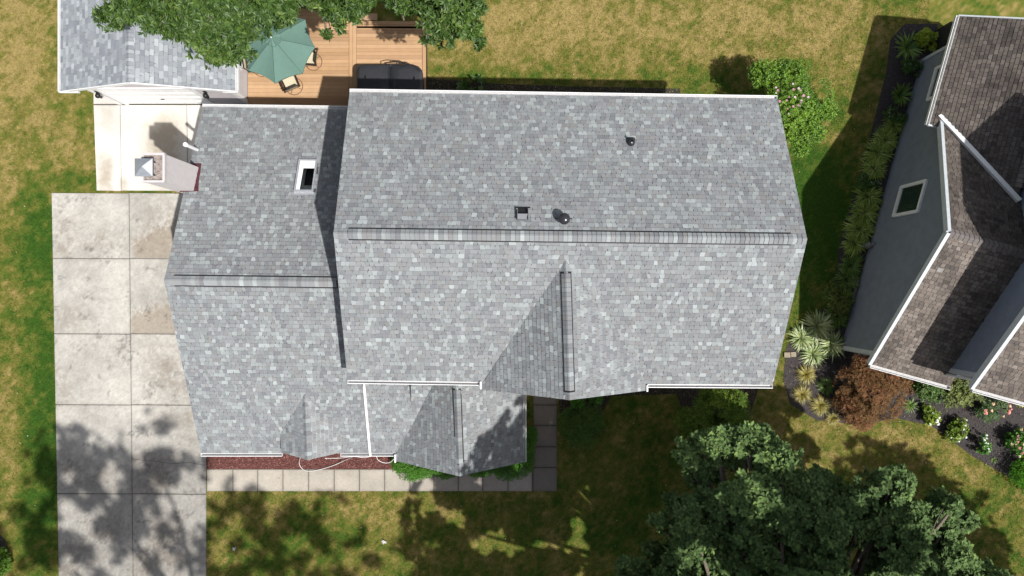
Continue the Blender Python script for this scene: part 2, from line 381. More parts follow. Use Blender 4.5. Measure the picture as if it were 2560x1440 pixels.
# grass blades over the part the picture shows
def grass(n):
    x = NR.uniform(-20.6, 20.6, n); y = NR.uniform(-11.8, 11.8, n)
    keep = np.ones(n, bool)
    for pl in paved: keep &= ~in_poly(x, y, pl)
    keep &= ~((x > -4.7) & (x < 8) & (y > -2.5) & (y < 5.6)) & ~((x > -10.6) & (x < -4) & (y > -5.4) & (y < 6)) & ~((x > 16.5) & (y > -2)) & ~((x > -15.4) & (x < -10.4) & (y > 7.4))
    x, y = x[keep], y[keep]; n = len(x)
    d = dryness(x, y); an = NR.uniform(0, 2 * np.pi, n); L = NR.uniform(.03, .085, n); ht = NR.uniform(.25, .95, n) * L
    wd = NR.uniform(.006, .012, n); dx, dy = np.cos(an), np.sin(an)
    o = np.stack([x, y, np.zeros(n)], 1); s = np.stack([-dy, dx, np.zeros(n)], 1) * wd[:, None]; hor = np.stack([dx, dy, np.zeros(n)], 1)
    t = o + hor * (L * .8)[:, None]; t[:, 2] = ht
    V = np.concatenate([o - s, o + s, t], 0)
    Fc = np.stack([np.arange(n), np.arange(n) + n, np.arange(n) + 2 * n], 1)
    dd = np.clip(d + NR.normal(0, .13, n), 0, 1); C = lawn_col(dd) * NR.uniform(.55, 1.4, n)[:, None] * (.62 + .76 * fbm(x, y, 7, 3, 17))[:, None]
    o_ = np_mesh('grass', V, Fc, np.concatenate([C * .8, C * .8, C * 1.15]), M['blade']); tag(o_, 'short patchy lawn grass, straw yellow in dry spots and green in others', 'grass', kind='stuff')
grass(900000)
# ---- concrete
def blobf(px, py, lst):
    t = np.zeros_like(px)
    for cx, cy, rx, ry, a in lst: t = t + a * np.exp(-(np.abs((px - cx) / rx) ** 3 + np.abs((py - cy) / ry) ** 3))
    return t
def slab_grid(quad, z, colf, step=.06, inset=.007):
    """one concrete slab as a fine grid, corners px-quads (world xy) ccw; returns arrays"""
    a, b, c, d = [np.array(q[:2]) for q in quad]
    L1 = np.linalg.norm(b - a); L2 = np.linalg.norm(d - a); n1 = max(2, int(L1 / step)); n2 = max(2, int(L2 / step))
    e = inset
    su = np.concatenate([[e / L1, (e + .012) / L1], np.linspace((e + .03) / L1, 1 - (e + .03) / L1, n1), [1 - (e + .012) / L1, 1 - e / L1]])
    sv = np.concatenate([[e / L2, (e + .012) / L2], np.linspace((e + .03) / L2, 1 - (e + .03) / L2, n2), [1 - (e + .012) / L2, 1 - e / L2]])
    U, W = np.meshgrid(su, sv); U = U[..., None]; W = W[..., None]
    p = (a * (1 - U) + b * U) * (1 - W) + (d * (1 - U) + c * U) * W
    zz = np.full(p.shape[:2], z); zz[0, :] = zz[-1, :] = z - .02; zz[:, 0] = zz[:, -1] = z - .02
    V = np.concatenate([p, zz[..., None]], 2).reshape(-1, 3); m1, m2 = len(su), len(sv)
    ii = np.arange((m1 - 1) * (m2 - 1)); r, c2 = ii // (m1 - 1), ii % (m1 - 1)
    Fq = np.stack([r * m1 + c2, r * m1 + c2 + 1, (r + 1) * m1 + c2 + 1, (r + 1) * m1 + c2], 1)
    if np.cross(b - a, d - a) < 0: Fq = Fq[:, ::-1]
    edge = np.minimum(np.minimum(U, 1 - U)[..., 0] * L1, np.minimum(W, 1 - W)[..., 0] * L2).ravel()
    return V, Fq, colf(V[:, 0], V[:, 1], edge)
def slabs(name, quads, z, colf, m=None, **k):
    Vs, Fs, Cs, o = [], [], [], 0
    for q in quads:
        V, Fq, C = slab_grid(q, z, colf, **k); Vs.append(V); Fs.append(Fq + o); Cs.append(C); o += len(V)
    return np_mesh(name, np.concatenate(Vs), np.concatenate(Fs), np.concatenate(Cs), m or M['concrete'])
def conc_drive(x, y, e):
    px = x * F / H + 1280; py = 720 - y * F / H
    base = np.array([.395, .375, .34])[None] * (1 + (fbm(x, y, .9, 4, 1) - .5) * .55 + (fbm(x, y, 5, 3, 14) - .5) * .3)[:, None]
    n1 = fbm(x, y, 2.2, 4, 5); n2 = fbm(x, y, 11, 3, 6)
    st = blobf(px, py, [(270, 610, 60, 30, .5), (165, 610, 45, 40, .55), (180, 800, 40, 40, .5), (155, 540, 25, 60, .4), (230, 560, 60, 40, .25), (160, 970, 40, 60, .5), (400, 900, 60, 60, .4), (440, 950, 50, 50, .45), (400, 560, 60, 90, .35), (170, 1180, 50, 60, .55), (260, 1200, 60, 40, .4), (390, 1180, 60, 55, .8), (420, 1060, 60, 60, .3), (190, 1400, 60, 60, .7), (400, 1410, 70, 40, .8), (250, 1330, 60, 60, .3), (350, 1320, 90, 60, .35), (420, 1350, 60, 60, .4), (480, 1060, 20, 60, .4)])
    st = np.clip(st * sstep(.25, .7, n1 * .6 + n2 * .4) * 1.5 + (n2 - .55) * .35, 0, 1)
    wet = np.zeros_like(px)
    # the two brown wash-out stains beside the house, sharp to the right of the joint
    s1 = sstep(0, 16, (px - 328)) * sstep(0, 34, (py - 560) + (px - 380) * .55 + (n2 - .5) * 70) * (py < 645) * sstep(-30, 30, 645 - py + 20)
    s2 = sstep(0, 14, (px - 322)) * sstep(0, 26, (py - 762) + (px - 360) * .35 + (n2 - .5) * 60) * (py < 834)
    wet = np.clip(s1 + s2, 0, 1)
    k = np.clip(st * .85, 0, .8)[:, None]; C = base * (1 - k) + np.array([.23, .20, .165])[None] * k
    C = C * (1 - wet[:, None] * .7) + np.array([.245, .20, .15])[None] * wet[:, None] * .7
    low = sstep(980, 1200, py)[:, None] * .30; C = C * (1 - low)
    C = C * (1 - .25 * np.exp(-(e / .03)) [:, None])
    oil = sstep(.74, .82, vnoise(x, y, 2.6, 33)) * sstep(.5, .75, vnoise(x, y, 14, 34)); C = C * (1 - .35 * oil)[:, None]
    fine = (fbm(x, y, 22, 2, 35) - .5) * .35; C = C * (1 + fine)[:, None]
    streak = (vnoise(x, y * .25, 26, 2) - .5) * .16 * sstep(1150, 1300, py); C = C * (1 + streak)[:, None]
    return np.clip(C, .02, .8)
def yl(py): return py
DX = lambda t, py: {0: 130 + (py - 480) * .0187, 1: 324 + (py - 480) * .0105, 2: 517}[t] if not isinstance(t, float) else t
rows_ = [482, 646, 834, 1011, 1233, 1470, 1710, 1950]
quads = []
for i in range(len(rows_) - 1):
    for t in (0, 1):
        y0, y1 = rows_[i], rows_[i + 1]; x0a, x0b = DX(t, y0), DX(t, y1); x1a, x1b = DX(t + 1, y0), DX(t + 1, y1)
        dy = 3 if t == 0 else 4
        quads.append([P(x0b, y1), P(x1b, y1 + (2 if t else 1)), P(x1a, y0 + (2 if t else 1)), P(x0a, y0)])
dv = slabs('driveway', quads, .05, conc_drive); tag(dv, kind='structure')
mb = MB(); mb.prism([tuple(P(x, y))[:2] for x, y in ((158, 1950), (516, 1950), (516, 484), (132, 484))], -.05, .032)
tag(mb.build('driveway_base', M['joint']), kind='structure')
def conc_pad(x, y, e):
    px = x * F / H + 1280; py = 720 - y * F / H
    C = np.array([.60, .57, .52])[None] * (1 + (fbm(x, y, .8, 4, 9) - .5) * .4)[:, None]
    st = blobf(px, py, [(265, 440, 22, 60, .6), (415, 390, 45, 80, .6), (395, 330, 50, 60, .25), (270, 290, 18, 40, .2), (440, 300, 40, 60, .2), (310, 460, 12, 20, .4), (320, 300, 30, 25, .15)])
    k = np.clip(st * (.7 + 1.2 * fbm(x, y, 4, 3, 4)), 0, .9)[:, None]
    C = C * (1 - k) + np.array([.34, .29, .225])[None] * k
    k2 = sstep(262, 235, py)[:, None] * .15; C = C * (1 - k2) + np.array([.62, .55, .42])[None] * k2
    return C * (1 - .15 * np.exp(-(e / .03)))[:, None]
pq = []
cx_ = [(235, 243), (302, 305), (468, 472), (640, 640)]
for i in range(3):
    pq.append([P(cx_[i][1], 477), P(cx_[i + 1][1], 478), P(cx_[i + 1][0], 263), P(cx_[i][0], 263)])
pq.append([P(235, 261), P(302, 261), P(302, 232), P(235, 232)]); pq.append([P(302, 261), P(468, 261), P(468, 251), P(302, 251)]); pq.append([P(468, 261), P(640, 261), P(640, 251), P(468, 251)])
tag(slabs('parking_pad', pq, .058, conc_pad, inset=.006), kind='structure')
mb = MB(); mb.prism([tuple(P(x, y))[:2] for x, y in ((244, 476.5), (640, 477), (640, 252), (236, 233))], -.05, .036)
tag(mb.build('parking_pad_base', M['joint']), kind='structure')
def conc_walk(x, y, e):
    C = np.array([.37, .335, .285])[None] * (1 + (fbm(x, y, 1.6, 4, 21) - .5) * .35)[:, None]
    px = x * F / H + 1280
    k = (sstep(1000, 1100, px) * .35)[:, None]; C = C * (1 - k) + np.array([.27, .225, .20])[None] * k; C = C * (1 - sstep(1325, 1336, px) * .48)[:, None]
    return C * (1 - .35 * np.exp(-(e / .025)))[:, None] * (1 - .12 * np.exp(-(e / .1)))[:, None]
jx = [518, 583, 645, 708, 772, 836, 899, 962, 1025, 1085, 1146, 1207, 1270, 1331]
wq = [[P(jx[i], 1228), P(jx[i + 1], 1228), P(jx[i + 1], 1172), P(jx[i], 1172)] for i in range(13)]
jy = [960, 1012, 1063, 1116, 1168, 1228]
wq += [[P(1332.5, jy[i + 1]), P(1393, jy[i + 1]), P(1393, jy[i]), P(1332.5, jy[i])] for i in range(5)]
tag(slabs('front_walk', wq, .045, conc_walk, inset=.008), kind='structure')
mb = MB(); mb.prism([tuple(P(x, y))[:2] for x, y in ((518, 1227.5), (1392.5, 1227.5), (1392.5, 961), (1334, 961), (1334, 1172.5), (518, 1172.5))], -.05, .026)
tag(mb.build('front_walk_base', M['joint']), kind='structure')
# crack in the driveway slab: thin dark filled line
mb = MB(); cp = [(331, 1146), (360, 1150), (392, 1153), (420, 1157), (445, 1158), (462, 1155), (480, 1156), (500, 1160), (515, 1162)]
for i in range(len(cp) - 1):
    a, b = P(*cp[i]), P(*cp[i + 1]); a.z = b.z = .0525; mb.bar(a, b, .012, .003)
tag(mb.build('driveway_crack', M['joint']), kind='structure')
# beds
def bed(name, poly, z, pal, m, n_chips, chip, label_kind='structure'):
    pts = [tuple(p) for p in poly]
    mb = MB(); mb.face([(x, y, z) for x, y in pts], pal[0])
    x0, x1 = max(min(p[0] for p in pts), -20), min(max(p[0] for p in pts), 21); y0, y1 = min(p[1] for p in pts), max(p[1] for p in pts)
    for _ in range(n_chips):
        x, y = rnd.uniform(x0, x1), rnd.uniform(y0, y1)
        if not in_poly(np.array(x), np.array(y), pts): continue
        a = rnd.uniform(0, math.pi); L = rnd.uniform(*chip) ; wd = L * rnd.uniform(.2, .4); dx, dy = math.cos(a) * L, math.sin(a) * L; tz = rnd.uniform(-.02, .02)
        zz = z + rnd.uniform(.01, .03); sx, sy = -math.sin(a) * wd, math.cos(a) * wd
        c = pick(pal[1]); mb.face([(x - dx - sx, y - dy - sy, zz - tz), (x + dx - sx, y + dy - sy, zz + tz), (x + dx + sx, y + dy + sy, zz + tz + .006), (x - dx + sx, y - dy + sy, zz - tz + .006)], c)
    return tag(mb.build(name, m), kind=label_kind)
bed('red_mulch_bed', REDBED, .02, ((.10, .035, .03), [((.17, .06, .05), 5), ((.12, .04, .035), 5), ((.27, .13, .11), 3), ((.07, .025, .02), 3)]), M['redmulch'], 9000, (.012, .04))
DK = [((.05, .041, .041), 6), ((.08, .066, .062), 5), ((.13, .108, .098), 3), ((.24, .195, .165), 1.2)]
bed('dark_mulch_bed', BEDR, .015, ((.045, .038, .038), DK), M['soil'], 26000, (.01, .035))
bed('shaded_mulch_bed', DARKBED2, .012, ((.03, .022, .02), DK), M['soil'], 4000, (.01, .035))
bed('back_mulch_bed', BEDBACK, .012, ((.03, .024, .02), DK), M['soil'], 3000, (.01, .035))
# ================================================================ MAIN HOUSE
UP = Vector((0, 0, 1))
house = empty('house', (1.5, 0, 0), 'large two storey house with grey shingle roofs and front gables in the middle', 'house')
# main roof, pixel corners lifted to their heights
ZE, ZR = 5.2, 7.4
mBL, mBR = P(874, 231, ZE), P(1943, 248, ZE); mFR, mFL = P(1932, 962, ZE), P(869, 950, ZE)
mRL, mRR = P(834, 584, ZR), P(2018, 598, ZR)
dmain = (mRR - mRL).normalized()
mb = MB(); un = MB()
BOXV = [P(1296, 522, 7.13), P(1319, 522, 7.13), P(1319, 540, 7.13), P(1296, 540, 7.13)]
nb, ub, vb_ = shingles(mb, [mBR, mBL, mRL, mRR], dmain, GREYS, under=un)
nf, uf, vf = shingles(mb, [mFL, mFR, mRR, mRL], dmain, GREYS, under=un)
roofm = mb.build('main_roof', M['shingle'], house)
un.build('roof_deck', M['under'], roofm)
rg = MB(); rk = MB()
ridge(rg, rk, mRL, mRR, -vb_, -vf, .42, (mRR - mRL).length - .45)
o = rg.build('ridge_cap', M['shingle'], roofm); rk.build('vent_strip', M['black'], roofm)
def proj(a, b, t): return a + (b - a) * t
# gutters

gutter_run(mBL, mBR, (mBL - mRL).cross(UP).cross(UP) * 0 + Vector((.016, 1, 0)), M['white'], house)
G1e = P(1201, 955, ZE)
gutter_run(mFL, G1e, (-.016, -1, 0), M['white'], house); G2a = P(1619, 960, ZE); gutter_run(G2a, mFR, (-.016, -1, 0), M['white'], house)
#G white house
# cross gable over the entry (upper)
zc = 7.06
cF = P(1425, 1000, zc); cT = P(1414, 648, zc); cLf = P(1207, 974, ZE); cRf = P(1617, 976, ZE); cLv = P(1207, 958, ZE + .01); cRv = P(1617, 958, ZE + .01)
mb = MB(); un = MB(); d_ = (cF - cT).normalized()
nl, ul, vl = shingles(mb, [cT, cLv, cLf, cF], d_, GREYS, under=un); nr, ur, vr = shingles(mb, [cF, cRf, cRv, cT], d_, GREYS, under=un)
rc = mb.build('gable_roof', M['shingle'], house); un.build('roof_deck', M['under'], rc)
rg = MB(); rk = MB(); ridge(rg, rk, cF, cT, -vl, -vr, .22, 3.75); rg.build('ridge_cap', M['shingle'], rc); rk.build('vent_strip', M['black'], rc)
# wing
we, wr = 2.75, 5.35
wBL, wBR = P(506, 268, we), P(890, 274, we); wBR.z = we
wRL = P(411, 701, wr); wRR = P(411, 701, wr) + (mRR - mRL).normalized() * 6.15
wFL = P(502, 1133, we); wFR = P(990, 1133, we)
mb = MB(); un = MB()
# the back slope has a hole for the skylight: build plane data first
SK = [(744, 401), (795, 393), (788, 482), (738, 488)]
n0, c0 = plane([wBR, wBL, wRL, wRR])
if n0.z < 0: n0 = -n0
def hitp(px, py, n, c):
    """ray from the camera through a pixel onto a plane"""
    d = P(px, py, 0) - Vector((0, 0, H)); o_ = Vector((0, 0, H)); t = (c - o_).dot(n) / d.dot(n); return o_ + d * t
skc = (hitp(766, 441, n0, c0))
ux = (mRR - mRL).normalized(); ux = (ux - n0 * ux.dot(n0)).normalized(); vx = n0.cross(ux)      # vx: upslope is towards -y
sw, sh = .29, .60
hole = [skc - ux * sw - vx * sh, skc + ux * sw - vx * sh, skc + ux * sw + vx * sh, skc - ux * sw + vx * sh]
nwb, uwb, vwb = shingles(mb, [wBR, wBL, wRL, wRR], dmain, GREYS, hole=[skc + (h - skc) * 1.12 for h in hole])
nwf, uwf, vwf = shingles(mb, [wFL, wFR, P(1112, 921, 4.15), wRR, wRL], dmain, GREYS, under=un)
# deck of the back slope as four slabs around the hole
C4 = [wBL, wRL, wRR, wBR]; hl = sorted(hole, key=lambda p: (p - wBL).length)
def uvp(p): return ((p - skc).dot(ux), (p - skc).dot(vx))
def fromuv(a, b): return skc + ux * a + vx * b - n0 * .004
cu = [uvp(p) for p in C4]
for cl_ in ([(-99, -99), (-sw, -99), (-sw, 99), (-99, 99)], [(sw, -99), (99, -99), (99, 99), (sw, 99)], [(-sw, -99), (sw, -99), (sw, -sh), (-sw, -sh)], [(-sw, sh), (sw, sh), (sw, 99), (-sw, 99)]):
    ccw = cu if sum(cu[i][0] * cu[(i + 1) % 4][1] - cu[(i + 1) % 4][0] * cu[i][1] for i in range(4)) > 0 else cu[::-1]
    q = clip(cl_, ccw)
    if len(q) > 2: un.slab([fromuv(*p) for p in q], .13)
rw = mb.build('wing_roof', M['shingle'], house); un.build('roof_deck', M['under'], rw)
rg = MB(); rk = MB(); ridge(rg, rk, wRL, P(842, 706, wr), -vwb, -vwf, .30, 5.8); rg.build('ridge_cap', M['shingle'], rw); rk.build('vent_strip', M['black'], rw)

gutter_run(wBL, P(868, 273, we), (.016, 1, 0), M['white'], house); gutter_run(wFL, P(705, 1133, we), (0, -1, 0), M['white'], house); gutter_run(P(851, 1133, we), P(987, 1133, we), (0, -1, 0), M['white'], house)
#G white house
# porch gable (lower)
pz = 4.6
pF = P(1150, 1190, pz); pB = P(1140, 921, pz); pLf = P(991, 1153, we); pLv = P(991, 1131, we); pVt = P(1108, 921, 4.15)
pRf = P(1309, 1155, we); pRb = P(1309, 905, we)
mb = MB(); un = MB(); d_ = (pF - pB).normalized()
npl, upl, vpl = shingles(mb, [pB, pVt, pLv, pLf, pF], d_, GREYS, under=un); npr, upr, vpr = shingles(mb, [pF, pRf, pRb, pB], d_, GREYS, under=un)
rp = mb.build('porch_roof', M['shingle'], house); un.build('roof_deck', M['under'], rp)
rg = MB(); rk = MB(); ridge(rg, rk, pF, pB, -vpl, -vpr, .42, 2.86, wd=.15)
rg.build('ridge_cap', M['shingle'], rp); rk.build('vent_strip', M['black'], rp)
gutter_run(pRf, P(1309, 975, we), (1, 0, 0), M['white'], house, w_=.09)
#G white house
# short white returns at the ends of the eaves
mb = MB()
for a, b in ((P(1202, 953, ZE), P(1202, 972, ZE)), (P(1617, 962, ZE), P(1617, 978, ZE)), (P(989, 1135, we + .02), P(989, 1155, we + .02))):
    mb.bar(a + UP * .02, b + UP * .02, .05, .16); mb.cut()
mb.build_each('eave_return', M['white'], house)
# little dormer gable on the wing
dz = 3.72
dF = P(770, 1150, dz); dT = P(763, 985, dz); dLf = P(703, 1131, 3.08); dRf = P(852, 1131, 3.08); dLv = P(703, 1084, 3.10); dRv = P(852, 1080, 3.12)
mb = MB(); un = MB(); d_ = (dF - dT).normalized()
ndl, udl, vdl = shingles(mb, [dT, dLv, dLf, dF], d_, GREYS, under=un); ndr, udr, vdr = shingles(mb, [dF, dRf, dRv, dT], d_, GREYS, under=un)
rd = mb.build('dormer_roof', M['shingle'], house)
un.build('roof_deck', M['siding'], rd)
rg = MB(); rk = MB(); ridge(rg, rk, dF, dT, -vdl, -vdr, wd=.15, vent=False); rg.build('ridge_cap', M['shingle'], rd)
# walls
mb = MB()
def ins(p, dx, dy, z): return Vector((p.x + dx, p.y + dy, z))
th = math.radians(-.97)
def walls(mb, BL, BR, FR, FL, RL, RR, ox, oy, ze, drop=.16):
    bl, br, fr, fl = ins(BL, ox, -oy, 0), ins(BR, -ox, -oy, 0), ins(FR, -ox, oy, 0), ins(FL, ox, oy, 0)
    sl = lambda p, q, o_: (q.z - p.z) / abs(q.y - p.y) * o_
    zb = ze + sl(BL, RL, oy) - drop; zf = ze + sl(FL, RL, oy) - drop
    rl, rr = ins(RL, ox, 0, RL.z - drop), ins(RR, -ox, 0, RR.z - drop)
    rl.x = (bl.x + fl.x) / 2; rr.x = (br.x + fr.x) / 2
    up = lambda p, z: Vector((p.x, p.y, z))
    siding(mb, [br, bl, up(bl, zb), up(br, zb)]); siding(mb, [fl, fr, up(fr, zf), up(fl, zf)])
    siding(mb, [bl, fl, up(fl, zf), rl, up(bl, zb)]); siding(mb, [fr, br, up(br, zb), rr, up(fr, zf)])
walls(mb, mBL, mBR, mFR, mFL, mRL, mRR, .3, .36, ZE)
wl = mb.build('wall', M['siding'], house)
mb = MB(); wR = Vector((-4.6, wRL.y, wr))
walls(mb, wBL, Vector((-4.3, wBR.y, we)), Vector((-4.3, wFL.y, we)), wFL, wRL, wR, .28, .36, we)
mb.build('wall', M['siding'], house)
mb = MB()   # porch gable room and the wall under the upper cross gable
a, b = pLf.x + .3, pRf.x - .3; fy = pF.y + .35
siding(mb, [Vector((a, fy, 0)), Vector((b, fy, 0)), Vector((b, fy, we + .1)), Vector((pF.x, fy, pz - .22)), Vector((a, fy, we + .1))])
siding(mb, [Vector((b, fy, 0)), Vector((b, -2.7, 0)), Vector((b, -2.7, we)), Vector((b, fy, we))]); siding(mb, [Vector((a, -5.4, 0)), Vector((a, fy, 0)), Vector((a, fy, we)), Vector((a, -5.4, we))])
fy = cF.y + .42; siding(mb, [Vector((cLf.x + .3, fy, 2.6)), Vector((cRf.x - .3, fy, 2.6)), Vector((cRf.x - .3, fy, ZE)), Vector((cF.x, fy, zc - .25)), Vector((cLf.x + .3, fy, ZE))])
mb.build('wall', M['siding'], house)
# downspout lying on the lower roof
mb = MB(); a = hitp(911, 962, nwf, (wFL + wRL) / 2) + nwf * .05; b = hitp(926, 1131, nwf, (wFL + wRL) / 2) + nwf * .05
mb.bar(a, b, .075, .06, up=nwf); mb.bar(P(910, 957, 5.1), a + nwf * .01, .07, .06, up=(0, 1, 0)); mb.bar(b, P(927, 1138, we - .03), .07, .06, up=(0, 1, 0)); mb.build('downspout', M['white'], house)
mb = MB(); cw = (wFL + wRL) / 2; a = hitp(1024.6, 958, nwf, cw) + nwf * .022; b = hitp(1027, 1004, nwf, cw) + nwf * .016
side = Vector((1, 0, 0)); mb.slab([a - side * .02, b, b + side * .006, a + side * .035], .01); mb.build('dark_roof_wedge', M['black'], house)  # narrow black wedge laid on the lower front roof
# skylight
sk = None
fb = MB()
for s_, L_ in ((-1, 0), (1, 0)):
    fb.bar(skc + ux * s_ * (sw + .005) - vx * (sh + .04) + n0 * .05, skc + ux * s_ * (sw + .005) + vx * (sh + .04) + n0 * .05, .05, .11, up=n0)
    fb.bar(skc + vx * s_ * (sh + .005) - ux * (sw - .02) + n0 * .05, skc + vx * s_ * (sh + .005) + ux * (sw - .02) + n0 * .05, .05, .106, up=n0)
fb.bar(skc + vx * (sh + .075) - ux * (sw + .05) + n0 * .012, skc + vx * (sh + .075) + ux * (sw + .05) + n0 * .012, .10, .02, up=n0)
fb.bar(skc - vx * (sh + .065) - ux * (sw + .05) + n0 * .012, skc - vx * (sh + .065) + ux * (sw + .05) + n0 * .012, .08, .02, up=n0)
sk = fb.build('skylight', M['hoodlight'], house)
bm = MB(); sg_ = -1 if vx.y < 0 else 1
bm.slab([skc + ux * a_ * (sw - .03) + vx * sg_ * b_ + n0 * .094 for a_, b_ in ((-1, sh - .03), (1, sh - .03), (1, sh * .44), (-1, sh * .44))], .008); bm.slab([skc + ux * a_ + vx * sg_ * b_ + n0 * .094 for a_, b_ in ((-sw + .03, sh * .43), (-sw * .38, sh * .43), (-sw * .45, -sh + .03), (-sw + .03, -sh + .03))], .008)
bm.build('white_panel', M['shaftw'], sk)  # opaque white L-shaped panel over the upper and left part of the opening
pm = MB(); q = [skc + ux * a_ + vx * sg_ * b_ + n0 * .084 for a_, b_ in ((-sw * .5, -sh + .03), (sw - .03, -sh + .03), (sw - .03, sh * .47), (-sw * .5, sh * .47))]; pm.face(q); pm.build('pane', M['clear'], sk)
sm_ = MB(); hz = [skc + ux * a_ * (sw - .021) + vx * b_ * (sh - .021) for a_, b_ in ((-1, -1), (1, -1), (1, 1), (-1, 1))]
fl_ = lambda a_, b_: skc + ux * a_ + vx * b_ - UP * .30
lo = [fl_(-sw * .45, -sh * .50), fl_(sw * .93, -sh * .50), fl_(sw * .93, sh * .96), fl_(-sw * .45, sh * .96)]
if (hz[3] - hz[0]).dot(vx) < 0: lo = lo[::-1]
for i in range(4):
    j = (i + 1) % 4; sm_.face([lo[i], lo[j], hz[j] + n0 * .07, hz[i] + n0 * .07])
sm_.build('light_shaft', M['shaftw'], sk)
fm = MB(); fm.face([p + UP * .01 for p in lo]); fm.build('shaft_floor', M['floor_dark'], sk)
# chimney
ch = MB(); X0, X1, Y0, Y1, CT = -11.33, -10.68, 3.27, 4.11, 6.0
siding(ch, [Vector((X0, Y0, 0)), Vector((X1, Y0, 0)), Vector((X1, Y0, CT)), Vector((X0, Y0, CT))]); siding(ch, [Vector((X1, Y0, 0)), Vector((X1, Y1, 0)), Vector((X1, Y1, CT)), Vector((X1, Y0, CT))])
siding(ch, [Vector((X1, Y1, 0)), Vector((X0, Y1, 0)), Vector((X0, Y1, CT)), Vector((X1, Y1, CT))]); siding(ch, [Vector((X0, Y1, 0)), Vector((X0, Y0, 0)), Vector((X0, Y0, CT)), Vector((X0, Y1, CT))])
for a, b in (((X0 - .02, Y0), (X1 + .02, Y0)), ((X0 - .02, Y1), (X1 + .02, Y1))): ch.bar((*a, CT + .01), (*b, CT + .01), .07, .12)
for a, b in (((X0, Y0 + .035), (X0, Y1 - .035)), ((X1, Y0 + .035), (X1, Y1 - .035))): ch.bar((*a, CT + .01), (*b, CT + .01), .07, .12)
chim = ch.build('chimney', M['chsiding'], house)
cc = MB(); cc.box(((X0 + X1) / 2, (Y0 + Y1) / 2, CT - .02), (X1 - X0 - .06, Y1 - Y0 - .06, .05)); cc.build('chimney_crown', M['crown'], chim)
cp = MB(); cx, cy = -11.17, 3.66; r = .27; zt = CT + .30
base = [Vector((cx + a * r, cy + b * r, zt)) for a, b in ((-1, -1), (1, -1), (1, 1), (-1, 1))]; ap = Vector((cx + .02, cy, zt + .15))
for i in range(4):
    j = (i + 1) % 4; cp.face([base[i], base[j], ap]); cp.face([base[i] - UP * .05, base[j] - UP * .05, base[j], base[i]])
cp.face([b - UP * .05 for b in base[::-1]])
cp.build('chimney_cap', M['galv'], chim)
fl = MB()
for a, b in ((-1, -1), (1, -1), (1, 1), (-1, 1)): fl.bar((cx + a * .2, cy + b * .2, CT), (cx + a * .2, cy + b * .2, zt - .04), .03, .03, up=(1, 0, 0))
fl.lathe((cx, cy, CT), [(.13, 0), (.13, .18), (.11, .18), (.11, .0)], 16); fl.build('flue', M['black'], chim)
ff = MB(); cwb = (wBL + wRL) / 2
pts = [(497, 411), (484, 411), (486, 476), (454, 478), (455, 470), (494, 474)]
for q in ([(480, 409), (504, 410), (500, 440), (480, 440)], [(478, 440), (499, 440), (496, 470), (474, 470)], [(452, 469), (496, 468), (497, 479), (450, 481)]):
    ff.slab([hitp(x, y, n0, cwb) + n0 * .034 for x, y in q], .02)
ff.build('chimney_flashing', M['maroon'], chim)
# roof vents
v = MB(); sb = hitp(1307, 540, nb, (mBL + mRL) / 2); u_ = ub; dn = -vb_       # dn = down slope (towards the back)
for s_ in (-1, 1):
    v.bar(sb + u_ * s_ * .155 - dn * .16 + nb * .06, sb + u_ * s_ * .155 + dn * .17 + nb * .09, .012, .14, up=nb)
v.bar(sb - u_ * .155 - dn * .165 + nb * .03, sb + u_ * .155 - dn * .165 + nb * .03, .012, .06, up=nb); vh = v.build('box_vent', M['hood'], house)
v2 = MB(); A = [sb - u_ * .15 - dn * .17 + nb * .02, sb + u_ * .15 - dn * .17 + nb * .02, sb + u_ * .15 + dn * .0 + nb * .13, sb - u_ * .15 + dn * .0 + nb * .13]; v2.slab(A, .012)
v2.build('vent_hood', M['hood'], vh)
v3 = MB(); v3.slab([sb - u_ * .15 - dn * .1 + nb * .018, sb + u_ * .15 - dn * .1 + nb * .018, sb + u_ * .15 + dn * .27 + nb * .018, sb - u_ * .15 + dn * .27 + nb * .018], .01)
v3.bar(sb - u_ * .22 + dn * .28 + nb * .02, sb + u_ * .22 + dn * .28 + nb * .02, .035, .02, up=nb)
v3.build('vent_opening', M['black'], vh)
s2 = hitp(1409, 549, nb, (mBL + mRL) / 2)
v = MB(); v.lathe(s2 - UP * .1, [(.13, 0), (.13, .34), (.10, .36)], 20); v.bar(s2 - u_ * .24 + dn * .03 + nb * .018, s2 + u_ * .24 + dn * .03 + nb * .018, .016, .012, up=nb)
dv_ = v.build('round_vent', M['glossy'], house)
v = MB(); v.lathe(s2 + UP * .26, [(.001, .13), (.05, .127), (.10, .11), (.14, .075), (.165, .03), (.17, .0), (.165, -.02), (.13, -.025), (.001, -.02)], 28); v.build('vent_dome', M['glossy'], dv_)
s3 = hitp(1577, 357, nb, (mBL + mRL) / 2)
v = MB(); v.slab([s3 + u_ * a_ + dn * b_ + nb * .07 for a_, b_ in ((-.12, .15), (.12, .15), (.12, .0), (-.12, .0))], .075)
v.lathe(s3 - UP * .03, [(.12, 0), (.12, .09), (.10, .13), (.06, .17), (.001, .18)], 20); pv = v.build('pipe_boot', M['glossy'], house)
v = MB(); v.tube([s3 + UP * .05 + Vector((.045, .04, 0)), s3 + UP * .33 + Vector((.045, .04, 0))], .04, 12); v.build('vent_pipe', M['black'], pv)
# white flue pipe standing at the wing rake
v = MB(); px_, py_ = -10.86, 4.77
v.tube([(px_, py_, 3.2), (px_, py_, 4.28)], .062, 16, caps=False); v.lathe((px_, py_, 0), [(.075, 4.26), (.075, 4.32), (.052, 4.32), (.05, 3.6)], 16)
pp_ = v.build('plastic_pipe', M['white'], house)
v = MB(); v.lathe((px_, py_, 0), [(.05, 3.9), (.001, 3.9)], 14); v.build('pipe_bore', M['black'], pp_)
